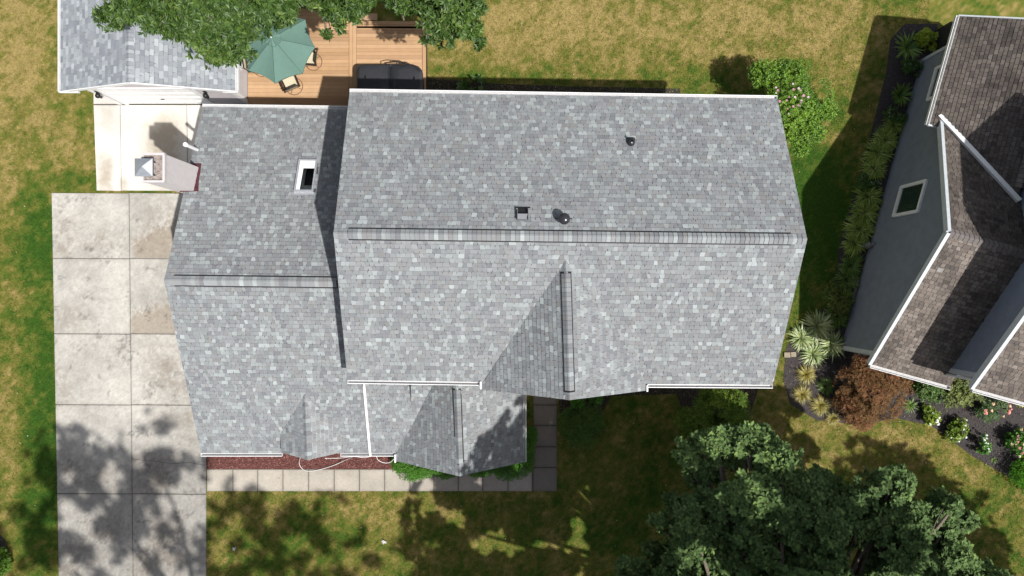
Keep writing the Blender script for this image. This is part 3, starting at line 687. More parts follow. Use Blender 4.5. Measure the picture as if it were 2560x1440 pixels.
# ================================================================ DETACHED GARAGE
gar = empty('garage', (-13, 10, 0), 'detached garage with light grey shingle roof and closed white door at upper left', 'garage')
e = 2.6; gz = 3.93
gFL, gFR, gR = P(152, 227, e), P(588, 227, e), P(323, 205, gz); dy = 8.0
gBL, gBR, gRb = gFL + Vector((0, dy, 0)), gFR + Vector((0, dy, 0)), gR + Vector((0, dy, 0))
GL = [((.235, .25, .27), 30), ((.27, .29, .305), 26), ((.20, .215, .24), 14), ((.33, .35, .37), 14)]
mb = MB(); un = MB()
ngl, ugl, vgl = shingles(mb, [gBL, gFL, gR, gRb], (0, 1, 0), GL, cg=.004, gap=.003, wmax=.26, under=un); ngr, ugr, vgr = shingles(mb, [gFR, gBR, gRb, gR], (0, 1, 0), GL, cg=.004, gap=.003, wmax=.26, under=un)
r_ = mb.build('roof', M['shingle'], gar); un.build('roof_deck', M['under'], r_)
rg = MB(); rk = MB(); ridge(rg, rk, gR, gRb, -vgl, -vgr, wd=.15, vent=False, pal=GL); rg.build('ridge_cap', M['shingle'], r_)
gutter_run(gFL - Vector((0, .02, 0)), gBL, (-1, 0, 0), M['white'], gar, w_=.10); gutter_run(gFR, gBR, (1, 0, 0), M['white'], gar, w_=.10)
#G white gar
mb = MB()
for a, b in ((gFL, gR), (gR, gFR)): mb.bar(a + Vector((0, -.02, -.07)), b + Vector((0, -.02, -.07)), .03, .15, up=(0, 0, 1))
mb.bar(gFL + Vector((-.08, -.03, -.06)), gFL + Vector((.62, -.03, -.06)), .05, .12); mb.bar(gFR + Vector((-.45, -.03, -.06)), gFR + Vector((.08, -.03, -.06)), .05, .12)
mb.build('fascia', M['white'], gar)
gx0, gx1, gy = -15.5, -10.33, 7.27; dx0, dx1 = -15.17, -11.72; zw = 2.5
mb = MB(); xm = (gx0 + gx1) / 2; hw = lambda x: zw + (2.6 - abs(x - xm)) * .42 * 1.0
siding(mb, [Vector((gx0, gy, 0)), Vector((dx0, gy, 0)), Vector((dx0, gy, hw(dx0) - .1)), Vector((gx0, gy, zw))])
siding(mb, [Vector((dx1, gy, 0)), Vector((gx1, gy, 0)), Vector((gx1, gy, zw)), Vector((dx1, gy, hw(dx1) - .1))])
siding(mb, [Vector((dx0, gy, 2.14)), Vector((dx1, gy, 2.14)), Vector((dx1, gy, hw(dx1) - .1)), Vector((xm, gy, gz - .2)), Vector((dx0, gy, hw(dx0) - .1))])
siding(mb, [Vector((gx1, gy, 0)), Vector((gx1, gy + 7.4, 0)), Vector((gx1, gy + 7.4, zw)), Vector((gx1, gy, zw))])
siding(mb, [Vector((gx0, gy + 7.4, 0)), Vector((gx0, gy, 0)), Vector((gx0, gy, zw)), Vector((gx0, gy + 7.4, zw))])
mb.face([Vector((gx1, gy + 7.4, 0)), Vector((gx0, gy + 7.4, 0)), Vector((gx0, gy + 7.4, zw)), Vector((xm, gy + 7.4, gz - .2)), Vector((gx1, gy + 7.4, zw))])
mb.build('wall', M['siding'], gar)
mb = MB()
for x, y in ((gx0, gy), (gx1, gy)):
    s_ = 1 if x == gx0 else -1
    mb.box((x + s_ * .05 - s_ * .02, y - .022, zw / 2), (.14, .03, zw)); mb.box((x - s_ * .022, y + .045, zw / 2), (.03, .1, zw))
for x in (dx0, dx1): mb.box((x, gy - .03, 1.08), (.10, .05, 2.16))
mb.box(((dx0 + dx1) / 2, gy - .03, 2.2), (dx1 - dx0 + .16, .05, .12)); mb.build('trim', M['white'], gar)
mb = MB()
for i in range(4):
    mb.box(((dx0 + dx1) / 2, gy + .02, .28 + i * .53), (dx1 - dx0 - .1, .04, .515))
    for k in range(6):
        w6 = (dx1 - dx0 - .1) / 6; mb.box((dx0 + .05 + w6 * (k + .5), gy - .004, .28 + i * .53), (w6 - .12, .012, .38))
dr = mb.build('garage_door', M['door'], gar)
mb = MB(); mb.box(((dx0 + dx1) / 2, gy - .012, .72), (.14, .03, .04)); mb.box(((dx0 + dx1) / 2, gy + .01, .035), (dx1 - dx0 - .1, .05, .03)); mb.build('handle', M['black'], dr)
for x in (-15.31, -11.33):
    mb = MB(); mb.lathe((x, gy - .16, 1.62), [(.001, .24), (.05, .21), (.10, .16), (.10, .13), (.065, .12), (.05, -.08), (.001, -.1)], 12)
    mb.bar((x, gy - .02, 1.84), (x, gy - .18, 1.86), .03, .03); mb.box((x, gy - .035, 1.8), (.11, .025, .18)); mb.build('wall_lamp', M['black'], gar)
# window on the deck side
mb = MB(); wy0, wy1, wz0, wz1 = 8.35, 9.7, .95, 1.95; x = gx1 + .03
for a, b in (((x, wy0, wz0), (x, wy1, wz0)), ((x, wy0, wz1), (x, wy1, wz1))): mb.bar(a, b, .06, .09)
for a, b in (((x, wy0, wz0), (x, wy0, wz1)), ((x, wy1, wz0), (x, wy1, wz1))): mb.bar(a, b, .09, .06, up=(1, 0, 0))
wf = mb.build('window', M['white'], gar); mb = MB(); mb.box((x, (wy0 + wy1) / 2, (wz0 + wz1) / 2), (.02, wy1 - wy0, wz1 - wz0)); mb.build('pane', M['glass'], wf)
# ================================================================ NEIGHBOUR HOUSE
nh = empty('neighbour_house', (17, 2, 0), 'neighbouring house with dark grey siding and old brown shingle roofs at the right edge', 'house')
dw = Vector((-.269, -.963, 0)); dr_ = Vector((.963, -.269, 0))          # along the wall towards the front / into the house
B0 = Vector((16.2, 9.0, 0)); wallp = lambda s, z=0, o_=0: B0 + dw * s + dr_ * o_ + UP * z
Lw = 11.5; sl = .52
pk = P(2375, 581, 5.2); sp = (pk - B0).dot(dw)                       # gable peak position along the wall
ov = (pk - B0).dot(dr_)                                              # rake overhang (negative = outside)
ez = 2.78; half = (5.2 - ez) / sl
NG = lambda s, o_, z: B0 + dw * s + dr_ * o_ + UP * z
lip = .0
mb = MB(); un = MB()
A = NG(sp, ov, 5.2); B = NG(sp, 9, 5.2)
def tag_pal(): return BROWNS
fe0, fe1 = NG(sp + half, ov, ez), NG(sp + half, 2.75, ez)
# front slope; cut off by the taller block's wall
o2 = 2.42
n1, u1, v1 = shingles(mb, [fe0, NG(sp + half, 2.70, ez), NG(sp, 2.70, 5.2), A], dr_, BROWNS, course=.132, wmin=.13, wmax=.19, gap=.016, cg=.014, under=un)
be0 = NG(sp - half, ov, ez); sv = .03
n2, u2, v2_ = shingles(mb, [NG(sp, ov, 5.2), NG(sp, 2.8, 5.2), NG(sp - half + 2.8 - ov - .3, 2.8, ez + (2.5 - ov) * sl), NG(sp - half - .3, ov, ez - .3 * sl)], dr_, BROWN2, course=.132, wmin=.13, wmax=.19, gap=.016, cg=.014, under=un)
gr_ = mb.build('gable_roof', M['oldshingle'], nh); un.build('roof_deck', M['under'], gr_)
rg = MB(); rk = MB(); ridge(rg, rk, A, B, -v1, -v2_, wd=.17, vent=False, pal=[((.17, .15, .14), 1), ((.14, .125, .12), 1)], step=.16); rg.build('ridge_cap', M['oldshingle'], gr_)
# patch of one pale repair shingle
q = hitp(2350, 675, n1, A); mb = MB(); mb.slab([q - u1 * .09 - v1 * .07 + n1 * .018, q + u1 * .09 - v1 * .07 + n1 * .018, q + u1 * .09 + v1 * .07 + n1 * .014, q - u1 * .09 + v1 * .07 + n1 * .014], .006, (.26, .25, .24)); mb.build('pale_shingle', M['oldshingle'], gr_)
# main (low) roof to the back
ea, eb = P(2398, 41, 2.9), P(2318, 312, 2.9)
nrm = dr_; wdh = 2.75; rz = 2.9 + wdh * sl
mb = MB(); un = MB()
cE = ea; s_v = be0 + UP * .02
oe = (ea - B0).dot(dr_); ze_ = 2.9; tt = wdh + (oe - ov); vt = NG(sp - half + tt, ov + tt, ze_ + wdh * sl); sq = sp - half - (ov - oe); e1 = NG(sq, oe, ze_); eb = NG((eb - B0).dot(dw), oe, ze_)
b2 = NG((eb - B0).dot(dw), ov - .06, ze_ + (ov - .06 - oe) * sl); b3 = NG(sp - half - .06, ov - .06, ze_ + (ov - .06 - oe) * sl)
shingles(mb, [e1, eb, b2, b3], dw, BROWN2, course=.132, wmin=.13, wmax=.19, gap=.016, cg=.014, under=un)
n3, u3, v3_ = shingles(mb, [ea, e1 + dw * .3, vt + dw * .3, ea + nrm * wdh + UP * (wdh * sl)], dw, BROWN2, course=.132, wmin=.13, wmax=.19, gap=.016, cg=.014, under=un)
f0 = ea + nrm * wdh + UP * (wdh * sl); f1 = vt * 1.0
n4, u4, v4 = shingles(mb, [f0, f1 - dw * .0, f1 + nrm * 4 - UP * 4 * sl, f0 + nrm * 4 - UP * 4 * sl], dw, BROWNS, course=.132, wmin=.13, wmax=.19, gap=.016, cg=.014, under=un)
mr_ = mb.build('main_roof', M['oldshingle'], nh); un.build('roof_deck', M['under'], mr_)
rg = MB(); rk = MB(); ridge(rg, rk, f1, f0, -v4 if v4.dot(nrm) < 0 else -v4, -v3_, wd=.17, vent=False, pal=[((.17, .15, .14), 1), ((.14, .125, .12), 1)], step=.16); rg.build('ridge_cap', M['oldshingle'], mr_)
gutter_run(ea + UP * .02, eb + UP * .02, -nrm, M['dirtywhite'], nh, w_=.11)
a = be0 - dw * .0
#G dirtywhite nh
gutter_run(fe0, fe1, dw, M['dirtywhite'], nh, w_=.13)
#G dirtywhite nh
# white rake boards and the diagonal valley board
mb = MB()
for a, b in ((fe0, A), (A, be0)): mb.bar(a - dr_ * .05 - UP * .05, b - dr_ * .05 - UP * .05, .11, .2); mb.cut()
mb.bar(eb - dr_ * .05, eb + dr_ * .42, .05, .1); mb.cut()
mb.bar(ea - dr_ * .0 - dw * .03 - UP * .06, ea - dw * .03 + nrm * wdh + UP * (wdh * sl - .06), .05, .16)
mb.build_each('rake_board', M['bluewhite'], nh)
mb = MB(); va_, vb2 = P(2352, 287, 3.05), P(2556, 501, 4.5)
mb.bar(va_ - UP * .07, vb2 - UP * .14, .15, .12); mb.build('valley_board', M['white'], nh)
# long siding wall with gable
mb = MB()
back = 0.0; se = sp + half - .38
tpz = lambda s: min(5.2 - abs(s - sp) * sl, 9) - .14
s3_ = sp - half + .1; siding(mb, [wallp(0), wallp(s3_), wallp(s3_, 2.7), wallp(0, 2.7)], exp=.118, lap=.034, gr=.016); siding(mb, [wallp(s3_), wallp(se), wallp(se, tpz(se)), wallp(sp, tpz(sp)), wallp(s3_, 2.7)], exp=.118, lap=.034, gr=.016)
fr2 = [wallp(se), wallp(se, 0, 2.5), wallp(se, 2.7, 2.5), wallp(se, tpz(se), 0)]; siding(mb, fr2, exp=.10)
siding(mb, [wallp(0, 0, 6), wallp(0), wallp(0, 2.75), wallp(0, 4.2, 2.75), wallp(0, 2.9, 6)], exp=.10)
mb.build('wall', M['darksiding'], nh)
mb = MB()
for s_ in (0, se):
    sg = 1 if s_ == 0 else -1
    c1 = wallp(s_ + sg * .05, 0, -.03); mb.bar(c1, c1 + UP * 2.7, .05, .13, up=(dw)); c2 = wallp(s_ - sg * .03, 0, .05); mb.bar(c2, c2 + UP * 2.7, .14, .04, up=(dw)); mb.cut()
mb.build_each('corner_trim', M['bluewhite'], nh)
# taller block on the right
T0 = NG((Vector((15.5, -2.84, 0)) - B0).dot(dw) + .12, o2, 0); tl = 8.9; tz = 5.0; hp = tl / 2
tw = lambda s, z, o_=0: T0 - dw * s + dr_ * o_ + UP * z
mb = MB(); siding(mb, [tw(tl, 2), tw(0, 0), tw(0, tz), tw(hp, tz + hp * .55 - .2), tw(tl, tz)], exp=.135, lap=.036, gr=.02)
siding(mb, [tw(0, 0), tw(0, 0, 5), tw(0, tz, 5), tw(0, tz)], exp=.135, lap=.036, gr=.02); mb.build('wall', M['blacksiding'], nh)
mb = MB(); un = MB(); ro = .34; ev = .42
te0, te1 = tw(-ev, tz - ev * .55 + .12, -ro), tw(-ev, tz - ev * .55 + .12, 6); tr0, tr1 = tw(hp, tz + hp * .55 + .12, -ro), tw(hp, tz + hp * .55 + .12, 6); tb0, tb1 = tw(tl + ev, tz - ev * .55 + .12, -ro), tw(tl + ev, tz - ev * .55 + .12, 6)
shingles(mb, [te0, te1, tr1, tr0], dr_, BROWNS, course=.132, wmin=.13, wmax=.19, gap=.016, cg=.014, under=un); shingles(mb, [tb1, tb0, tr0, tr1], dr_, BROWNS, course=.132, wmin=.13, wmax=.19, gap=.016, cg=.014, under=un)
ur_ = mb.build('upper_roof', M['oldshingle'], nh); un.build('roof_deck', M['under'], ur_)
mb = MB()
for a, b in ((te0, tr0), (tr0, tb0)): mb.bar(a - dr_ * .05 - UP * .06, b - dr_ * .05 - UP * .06, .11, .22); mb.cut()
mb.build_each('rake_board', M['bluewhite'], nh)
gutter_run(te0, te1, dw, M['dirtywhite'], nh, w_=.13); #G dirtywhite nh
mb = MB(); c1 = tw(.04, 2.6, -.03); mb.bar(c1, c1 + UP * 2.3, .05, .15, up=dw); c2 = tw(-.03, 2.6, .06); mb.bar(c2, c2 + UP * 2.3, .14, .04, up=dw)
mb.cut(); dsp = tw(-.14, 2.95, -.05); mb.build('corner_trim', M['bluewhite'], nh); mb = MB(); mb.tube([dsp, dsp + UP * 1.9], .045, 10); mb.build('downspout', M['white'], nh)
# windows on the long wall
def nwin(pix):
    nn = -dr_; pts = [hitp(x, y, nn, wallp(0, 0, -.04)) for x, y in pix]
    ss = [(p - B0).dot(dw) for p in pts]; zz = [p.z for p in pts]
    s0, s1, z0, z1 = min(ss), max(ss), sorted(zz)[0] * .5 + sorted(zz)[1] * .5, sorted(zz)[2] * .5 + sorted(zz)[3] * .5
    mb = MB()
    for a, b in (((s0, z0), (s1, z0)), ((s0, z1), (s1, z1))): mb.bar(wallp(a[0], a[1], -.055), wallp(b[0], b[1], -.055), .09, .13)
    for a, b in (((s0 + .03, z0), (s0 + .03, z1)), ((s1 - .03, z0), (s1 - .03, z1))): mb.bar(wallp(a[0], a[1], -.053), wallp(b[0], b[1], -.053), .11, .068, up=dr_)
    f = mb.build('window', M['white'], nh)
    mb = MB(); c1 = [wallp(a, b, -.045) for a, b in ((s0, z0), (s1, z0), (s1, z1), (s0, z1))]; mb.face(c1[::-1]); mb.build('pane', M['glass'], f)
    mb = MB(); i_ = .09
    mb.bar(wallp(s0 + i_, z0 + i_, -.06), wallp(s0 + i_, z1 - i_, -.06), .03, .028, up=dr_); mb.bar(wallp(s1 - i_, z0 + i_, -.06), wallp(s1 - i_, z1 - i_, -.06), .03, .028, up=dr_)
    for a, b in (((s0 + i_, z0 + i_), (s1 - i_, z0 + i_)), ((s0 + i_, z1 - i_), (s1 - i_, z1 - i_))): mb.bar(wallp(a[0], a[1], -.06), wallp(b[0], b[1], -.06), .03, .03)
    mb.build('sash', M['dirtywhite'], f)
    print('WIN', s0, s1, z0, z1)
nwin([(2255, 466), (2316, 459), (2294, 531), (2236, 540)]); nwin([(2345, 168), (2400, 150), (2380, 225), (2322, 240)])
# ================================================================ DECK AND WHAT STANDS ON IT
deck = empty('deck', (-7, 8, 0), 'tan composite board deck behind the house with vertical divider boards and a step', 'deck')
DZ = .42
def board(mb, a, b, wd, z=DZ):
    c = pick([((.415, .255, .138), 5), ((.385, .235, .125), 4), ((.45, .285, .16), 4), ((.355, .215, .12), 2)])
    mb.bar((*a, z - .015), (*b, z - .015), wd, .03, col=c)
D = lambda px, py, z=DZ: tuple(P(px, py, z))[:2]
mb = MB(); y = D(0, 34)[1]; x0, x1 = -10.28, D(872, 0)[0]; i = 0
while y > 5.9:
    board(mb, (x0, y), (x1, y - .006), .136)
    y -= .1425
y = D(0, 70)[1]; x0, x1 = D(891.5, 0)[0], D(1055, 0)[0]
while y > 5.9:
    board(mb, (x0, y), (x1, y - .006), .136); y -= .1425
mb.build('deck_board', M['deck'], deck)
mb = MB()
for px in (877.3, 886.5): board(mb, D(px, 36 if px < 880 else 52), (D(px, 0)[0], 5.9), .134)
board(mb, D(1060.5, 52), (D(1060.5, 0)[0], 5.9), .134)
board(mb, D(892, 56.5), D(1056, 57.5), .134); board(mb, D(892, 65.8), D(1056, 66.8), .134); board(mb, (-10.28, D(0, 26)[1]), D(882, 26.5), .134)
mb.build('border_board', M['deck'], deck)
mb = MB(); mb.box(((D(866, 0)[0] + D(940, 0)[0]) / 2, D(0, 42, .2)[1], .185), (1.16, .27, .03), col=(.44, .28, .17)); mb.box(((D(866, 0)[0] + D(940, 0)[0]) / 2, D(0, 42, .2)[1], .085), (1.1, .22, .17), col=(.30, .18, .10)); mb.build('step', M['deck'], deck)
mb = MB(); mb.prism([(-10.29, 5.9), (D(1065, 0)[0], 5.9), D(1065, 54), D(893, 54), D(893, 24), (-10.29, D(0, 24)[1])], 0, DZ - .034, (.06, .04, .03)); mb.build('deck_frame', M['deck'], deck)
# hot tub
tub = empty('hot_tub', (-4.6, 7.4, DZ), 'hot tub under a folded black vinyl cover on the deck', 'hot tub')
def rrect(x0, x1, y0, y1, r, tl=True, tr=True, n=8):
    pts = [(x0, y0), (x1, y0)]
    pts += [(x1 - r + r * math.cos(t), y1 - r + r * math.sin(t)) for t in np.linspace(0, math.pi / 2, n)] if tr else [(x1, y1)]
    pts += [(x0 + r + r * math.cos(t), y1 - r + r * math.sin(t)) for t in np.linspace(math.pi / 2, math.pi, n)] if tl else [(x0, y1)]
    return pts
z = 1.26; k = (H - z) / F; tx0, tx1, tm, ty1, ty0 = (893 - 1280) * k, (1057 - 1280) * k, (975.5 - 1280) * k, (720 - 162) * k, 6.35
mb = MB(); mb.prism(rrect(tx0 + .06, tx1 - .06, ty0 + .05, ty1 - .06, .32), DZ, z - .10); mb.build('tub_shell', M['black'], tub)
def cover_half(x0, x1, tl, tr, nm):
    mb = MB(); o_ = rrect(x0, x1, ty0, ty1, .36 if tr else .2, tl, tr); cx = sum(p[0] for p in o_) / len(o_); cy = sum(p[1] for p in o_) / len(o_)
    sh = lambda f, zz: [Vector((cx + (p[0] - cx) * f, cy + (p[1] - cy) * f, zz)) for p in o_]
    mb.grid([sh(.99, z - .12), sh(1.0, z - .10), sh(1.0, z - .02), sh(.985, z), sh(.6, z + .015), sh(.05, z + .02)], closed=True); return mb.build(nm, M['cover'], tub)
cover_half(tx0, tm - .008, True, False, 'tub_cover'); cover_half(tm + .008, tx1, False, True, 'tub_cover')
mb = MB(); y = ty1 + .05; xs_ = (975 - 1280) * k
mb.tube([(xs_ - .0, ty0 + .3, z + .05), (xs_, ty1 - .1, z + .05), (xs_ + .06, ty1 + .0, z + .06), (xs_ + .5, ty1 + .03, z + .06), (tx1 - .35, ty1 - .02, z + .05), (tx1 - .1, ty1 - .25, z + .02)], .02, 8)
mb.tube([(xs_ - .25, ty1 + .04, z - .3), (xs_ - .15, ty1 + .10, z - .05), (xs_ + .1, ty1 + .13, z - .0), (xs_ + .6, ty1 + .10, z), (tx1 - .5, ty1 + .03, z - .02)], .018, 8)
for t in (.15, .25, .35, .45): mb.tube([(xs_ + t + .1, ty1 + .03, z + .02), (xs_ + t + .1, ty1 + .12, z + .0)], .014, 6)
mb.build('cover_lifter', M['black'], tub)
# covered grill by the wall
mb = MB(); mb.prism([(-6.08, 6.2), (-5.62, 6.2), (-5.60, 6.98), (-6.08, 7.0)], DZ, 1.3); mb.prism([(-6.02, 6.25), (-5.68, 6.25), (-5.68, 6.92), (-6.02, 6.92)], 1.3, 1.42)
tag(mb.build('covered_grill', M['cover']), 'black covered grill in shade between the hot tub and the house wall', 'grill')
# umbrella
um = empty('patio_umbrella', (-8.5, 8.78, DZ), 'green octagonal patio umbrella with a scalloped vent cap standing on the deck', 'umbrella')
c = Vector((-8.5, 8.78, 0)); ap = Vector((-8.44, 8.80, 2.95)); re, zE = 1.385, 2.32; n = 8; a0 = R(-3)
mb = MB(); seg = 10
for i in range(n):
    t0, t1 = a0 + i * math.pi / 4, a0 + (i + 1) * math.pi / 4
    A = Vector((c.x + re * math.cos(t0), c.y + re * math.sin(t0), zE)); B = Vector((c.x + re * math.cos(t1), c.y + re * math.sin(t1), zE)); rows = []
    for j in range(9):
        r = j / 8; row = []
        for s in range(seg + 1):
            q = s / seg; p = ap.lerp(A.lerp(B, q), r); sag = math.sin(q * math.pi)
            mid = (A + B) / 2 - c; mid.z = 0
            p -= mid.normalized() * sag * .075 * r * r; p.z -= sag * .05 * r * (1 - r * .3) ; p.z += .02 * math.sin(r * 3)
            row.append(p)
        rows.append(row)
    mb.grid(rows); bot = rows[-1]; mb.grid([bot, [p - UP * .05 for p in bot]])
can = mb.build('canopy', M['green'], um)
for i in range(n):
    t0 = a0 + i * math.pi / 4; mb = MB(); E_ = Vector((c.x + re * math.cos(t0), c.y + re * math.sin(t0), zE + .006)); mb.tube([ap + UP * .008, ap.lerp(E_, .5) + UP * .028, E_], .0065, 5); mb.build('seam', M['seam'], can)
mb = MB(); N = 96
rows = [[ap + Vector((r * math.cos(t), r * math.sin(t), zz + (.045 * r / .28) * (math.cos(t * 12) + .6 * math.cos(t * 19)))) for t in [2 * math.pi * k_ / N for k_ in range(N)]] for r, zz in ((.02, .09), (.1, .055), (.2, .015), (.28, -.03))]
mb.grid(rows, closed=True); mb.grid([rows[-1], [p - UP * .035 for p in rows[-1]]], closed=True); mb.build('vent_cap', M['green'], can)
mb = MB(); mb.lathe(ap, [(.001, .15), (.028, .14), (.034, .115), (.028, .09)], 14); mb.build('finial', M['white'], um)
mb = MB(); mb.tube([(c.x, c.y, DZ), (ap.x, ap.y, 2.95)], .022, 10); mb.build('pole', M['darkmetal'], um)
for i in range(n):
    t0 = a0 + i * math.pi / 4; mb = MB(); mb.tube([ap - UP * .1, Vector((c.x + re * .985 * math.cos(t0), c.y + re * .985 * math.sin(t0), zE - .03))], .009, 6); mb.build('rib', M['darkmetal'], um)
mb = MB(); mb.lathe((c.x, c.y, DZ), [(.001, .08), (.22, .07), (.26, .0)], 20); mb.build('base', M['darkmetal'], um)
# table
tb = empty('patio_table', (c.x, c.y, DZ), 'dark patio table underneath the green umbrella', 'table')
mb = MB(); mb.lathe((c.x, c.y, DZ), [(.03, .73), (.52, .73), (.53, .715), (.52, .70), (.03, .70)], 32); mb.build('table_top', M['table'], tb)
for i in range(4):
    t0 = R(45 + 90 * i); mb = MB(); mb.tube([(c.x + .4 * math.cos(t0), c.y + .4 * math.sin(t0), DZ + .7), (c.x + .45 * math.cos(t0), c.y + .45 * math.sin(t0), DZ)], .018, 8); mb.build('leg', M['darkmetal'], tb)
# swivel chairs: x forward
def chair():
    t = empty('patio_chair', (0, 0, 0), 'x', 'chair', 'swivel patio chairs round the table')
    mb = MB(); r = .33; N = 28; ring = [(r * math.cos(a), r * math.sin(a), .02) for a in [2 * math.pi * i / N for i in range(N + 1)]]; mb.tube(ring, .014, 8, caps=False)
    for a in (45, 135, 225, 315): mb.tube([(0, 0, .14), (r * math.cos(R(a)), r * math.sin(R(a)), .025)], .012, 6)
    mb.tube([(0, 0, .12), (0, 0, .38)], .03, 10); mb.build('swivel_base', M['ringmetal'], t)
    mb = MB(); sx, sy = .26, .26
    mb.tube([(sx, -sy, .43), (sx, sy, .43)], .018, 8); mb.tube([(-.22, -sy, .40), (-.22, sy, .40)], .018, 8)
    for s in (-1, 1):
        mb.tube([(sx + .02, s * sy, .43), (-.22, s * sy, .40), (-.33, s * sy, .72), (-.38, s * sy, .96)], .02, 8)
        mb.tube([(sx - .02, s * (sy + .0), .42), (sx - .0, s * (sy + .05), .62)], .016, 8)
    mb.tube([(-.38, -sy, .96), (-.38, sy, .96)], .02, 8); mb.build('frame', M['darkmetal'], t)
    mb = MB(); rows = [[(x, y, z_ - .02 * (1 - (y / sy) ** 2)) for y in np.linspace(-sy + .01, sy - .01, 7)] for x, z_ in ((sx, .44), (.1, .42), (-.1, .405), (-.2, .41))]; mb.grid(rows); mb.build('seat', M['sling'], t)
    mb = MB(); rows = [[(x - .02 * (1 - (y / sy) ** 2), y, z_) for y in np.linspace(-sy + .01, sy - .01, 7)] for x, z_ in ((-.215, .43), (-.27, .56), (-.33, .73), (-.375, .95))]; mb.grid(rows); mb.build('backrest', M['sling'], t)
    for s in (-1, 1):
        mb = MB(); mb.bar((sx + .03, s * (sy + .05), .635), (-.34, s * (sy + .04), .66), .06, .025); mb.build('armrest', M['darkmetal'], t)
    return t
ch0 = chair()
for i, (x, y, a, lb) in enumerate(((-8.47, 7.84, 114, 'beige sling swivel chair standing below the point of the green umbrella, on open deck boards'), (-7.72, 8.80, 174, 'beige sling swivel chair half hidden under the right edge of the green umbrella'), (-9.72, 8.55, 8, 'swivel chair between garage window and umbrella, nearly all hidden under the canopy'))):
    if i == 0: c_ = ch0
    else:
        c_ = ch0.copy(); COL.objects.link(c_)
        for k_ in ch0.children:
            d = k_.copy(); COL.objects.link(d); d.parent = c_
    c_['label'] = lb; todo = (x, y, a)
    c_.location = (x, y, DZ); c_.rotation_euler = (0, 0, R(a))
# ================================================================ FOLIAGE
def unit(v): return v / np.maximum(np.linalg.norm(v, axis=1, keepdims=True), 1e-6)
T_LANCE = (np.array([[0, 0, 0], [.3, .5, .12], [.65, .42, .10], [1, 0, 0], [.65, -.42, .10], [.3, -.5, .12], [.5, 0, -.05]]), np.array([[0, 6, 1, 1], [1, 6, 2, 2], [2, 6, 3, 3], [3, 6, 4, 4], [4, 6, 5, 5], [5, 6, 0, 0]])[:, :3])
_o = [(0, .04), (.18, .16), (.24, .42), (.34, .20), (.46, .5), (.56, .24), (.70, .40), (.78, .16), (1, .0)]
T_OAK = (np.array([[a, b, b * .25] for a, b in _o] + [[a, -b, b * .25] for a, b in _o[:-1]]), None)
_f = []
for i_ in range(8):
    a_, b_ = i_, i_ + 1; na, nb2 = 9 + i_, (9 + i_ + 1 if i_ + 1 < 8 else 8)
    _f += [[a_, na, b_]] + ([[b_, na, nb2]] if nb2 != 8 else [])
T_OAK = (T_OAK[0], np.array(_f))
def leafmesh(name, pos, dirs, nrm, L, W, tpl, col, m, parent=None):
    tv, tf = tpl; N = len(pos); dirs = unit(dirs); sd_ = unit(np.cross(nrm, dirs)); nr_ = np.cross(dirs, sd_)
    V = pos[:, None] + dirs[:, None] * (tv[None, :, 0:1] * L[:, None, None]) + sd_[:, None] * (tv[None, :, 1:2] * W[:, None, None]) + nr_[:, None] * (tv[None, :, 2:3] * W[:, None, None])
    Fq = (tf[None] + (np.arange(N) * len(tv))[:, None, None]).reshape(-1, tf.shape[1])
    return np_mesh(name, V.reshape(-1, 3), Fq, np.repeat(col, len(tv), axis=0), m, parent)
def palcol(n, pal, jit=.18, clump=None):
    pal = np.array(pal); t = NR.rand(n) * .55 + (clump if clump is not None else NR.rand(n)) * .45; t = np.clip(t, 0, .999) * (len(pal) - 1); i = t.astype(int); f = (t - i)[:, None]
    return (pal[i] * (1 - f) + pal[i + 1] * f) * NR.uniform(1 - jit, 1 + jit, n)[:, None]
def in_ellipsoids(lobes, per_vol, shell=.55, spray=0):
    """points in the outer part of a union of ellipsoids (c, r3, density factor)"""
    out, outn = [], []
    for l in lobes:
        c, r = np.array(l[0]), np.array(l[1]); dn = l[2] if len(l) > 2 else 1
        n = int(per_vol * dn * (r[0] * r[1] + r[1] * r[2] + r[0] * r[2]) ) + 3
        K = max(7, int(n / 9)); dk = unit(NR.normal(size=(K, 3))); rk_ = NR.uniform(.7, 1.42, K); ki = NR.randint(0, K, n)
        d = unit(NR.normal(size=(n, 3))); rad = 1 - (NR.rand(n) ** 1.7) * shell
        if spray:
            sp_ = NR.rand(n) < spray; t_ = NR.uniform(.35, 1, n); dj = unit(dk[ki] + NR.normal(size=(n, 3)) * (.10 / t_)[:, None])
            d = np.where(sp_[:, None], dj, d); rad = np.where(sp_, t_ * rk_[ki], rad * .85)
        # bumpy surface
        b = .78 + .42 * fbm(d[:, 0] * 3 + c[0], d[:, 1] * 3 + d[:, 2] * 2 + c[1], 1.1, 3, 31)
        out.append(c + d * r * (rad * b)[:, None]); outn.append(unit(d / r))
    return np.concatenate(out), np.concatenate(outn)
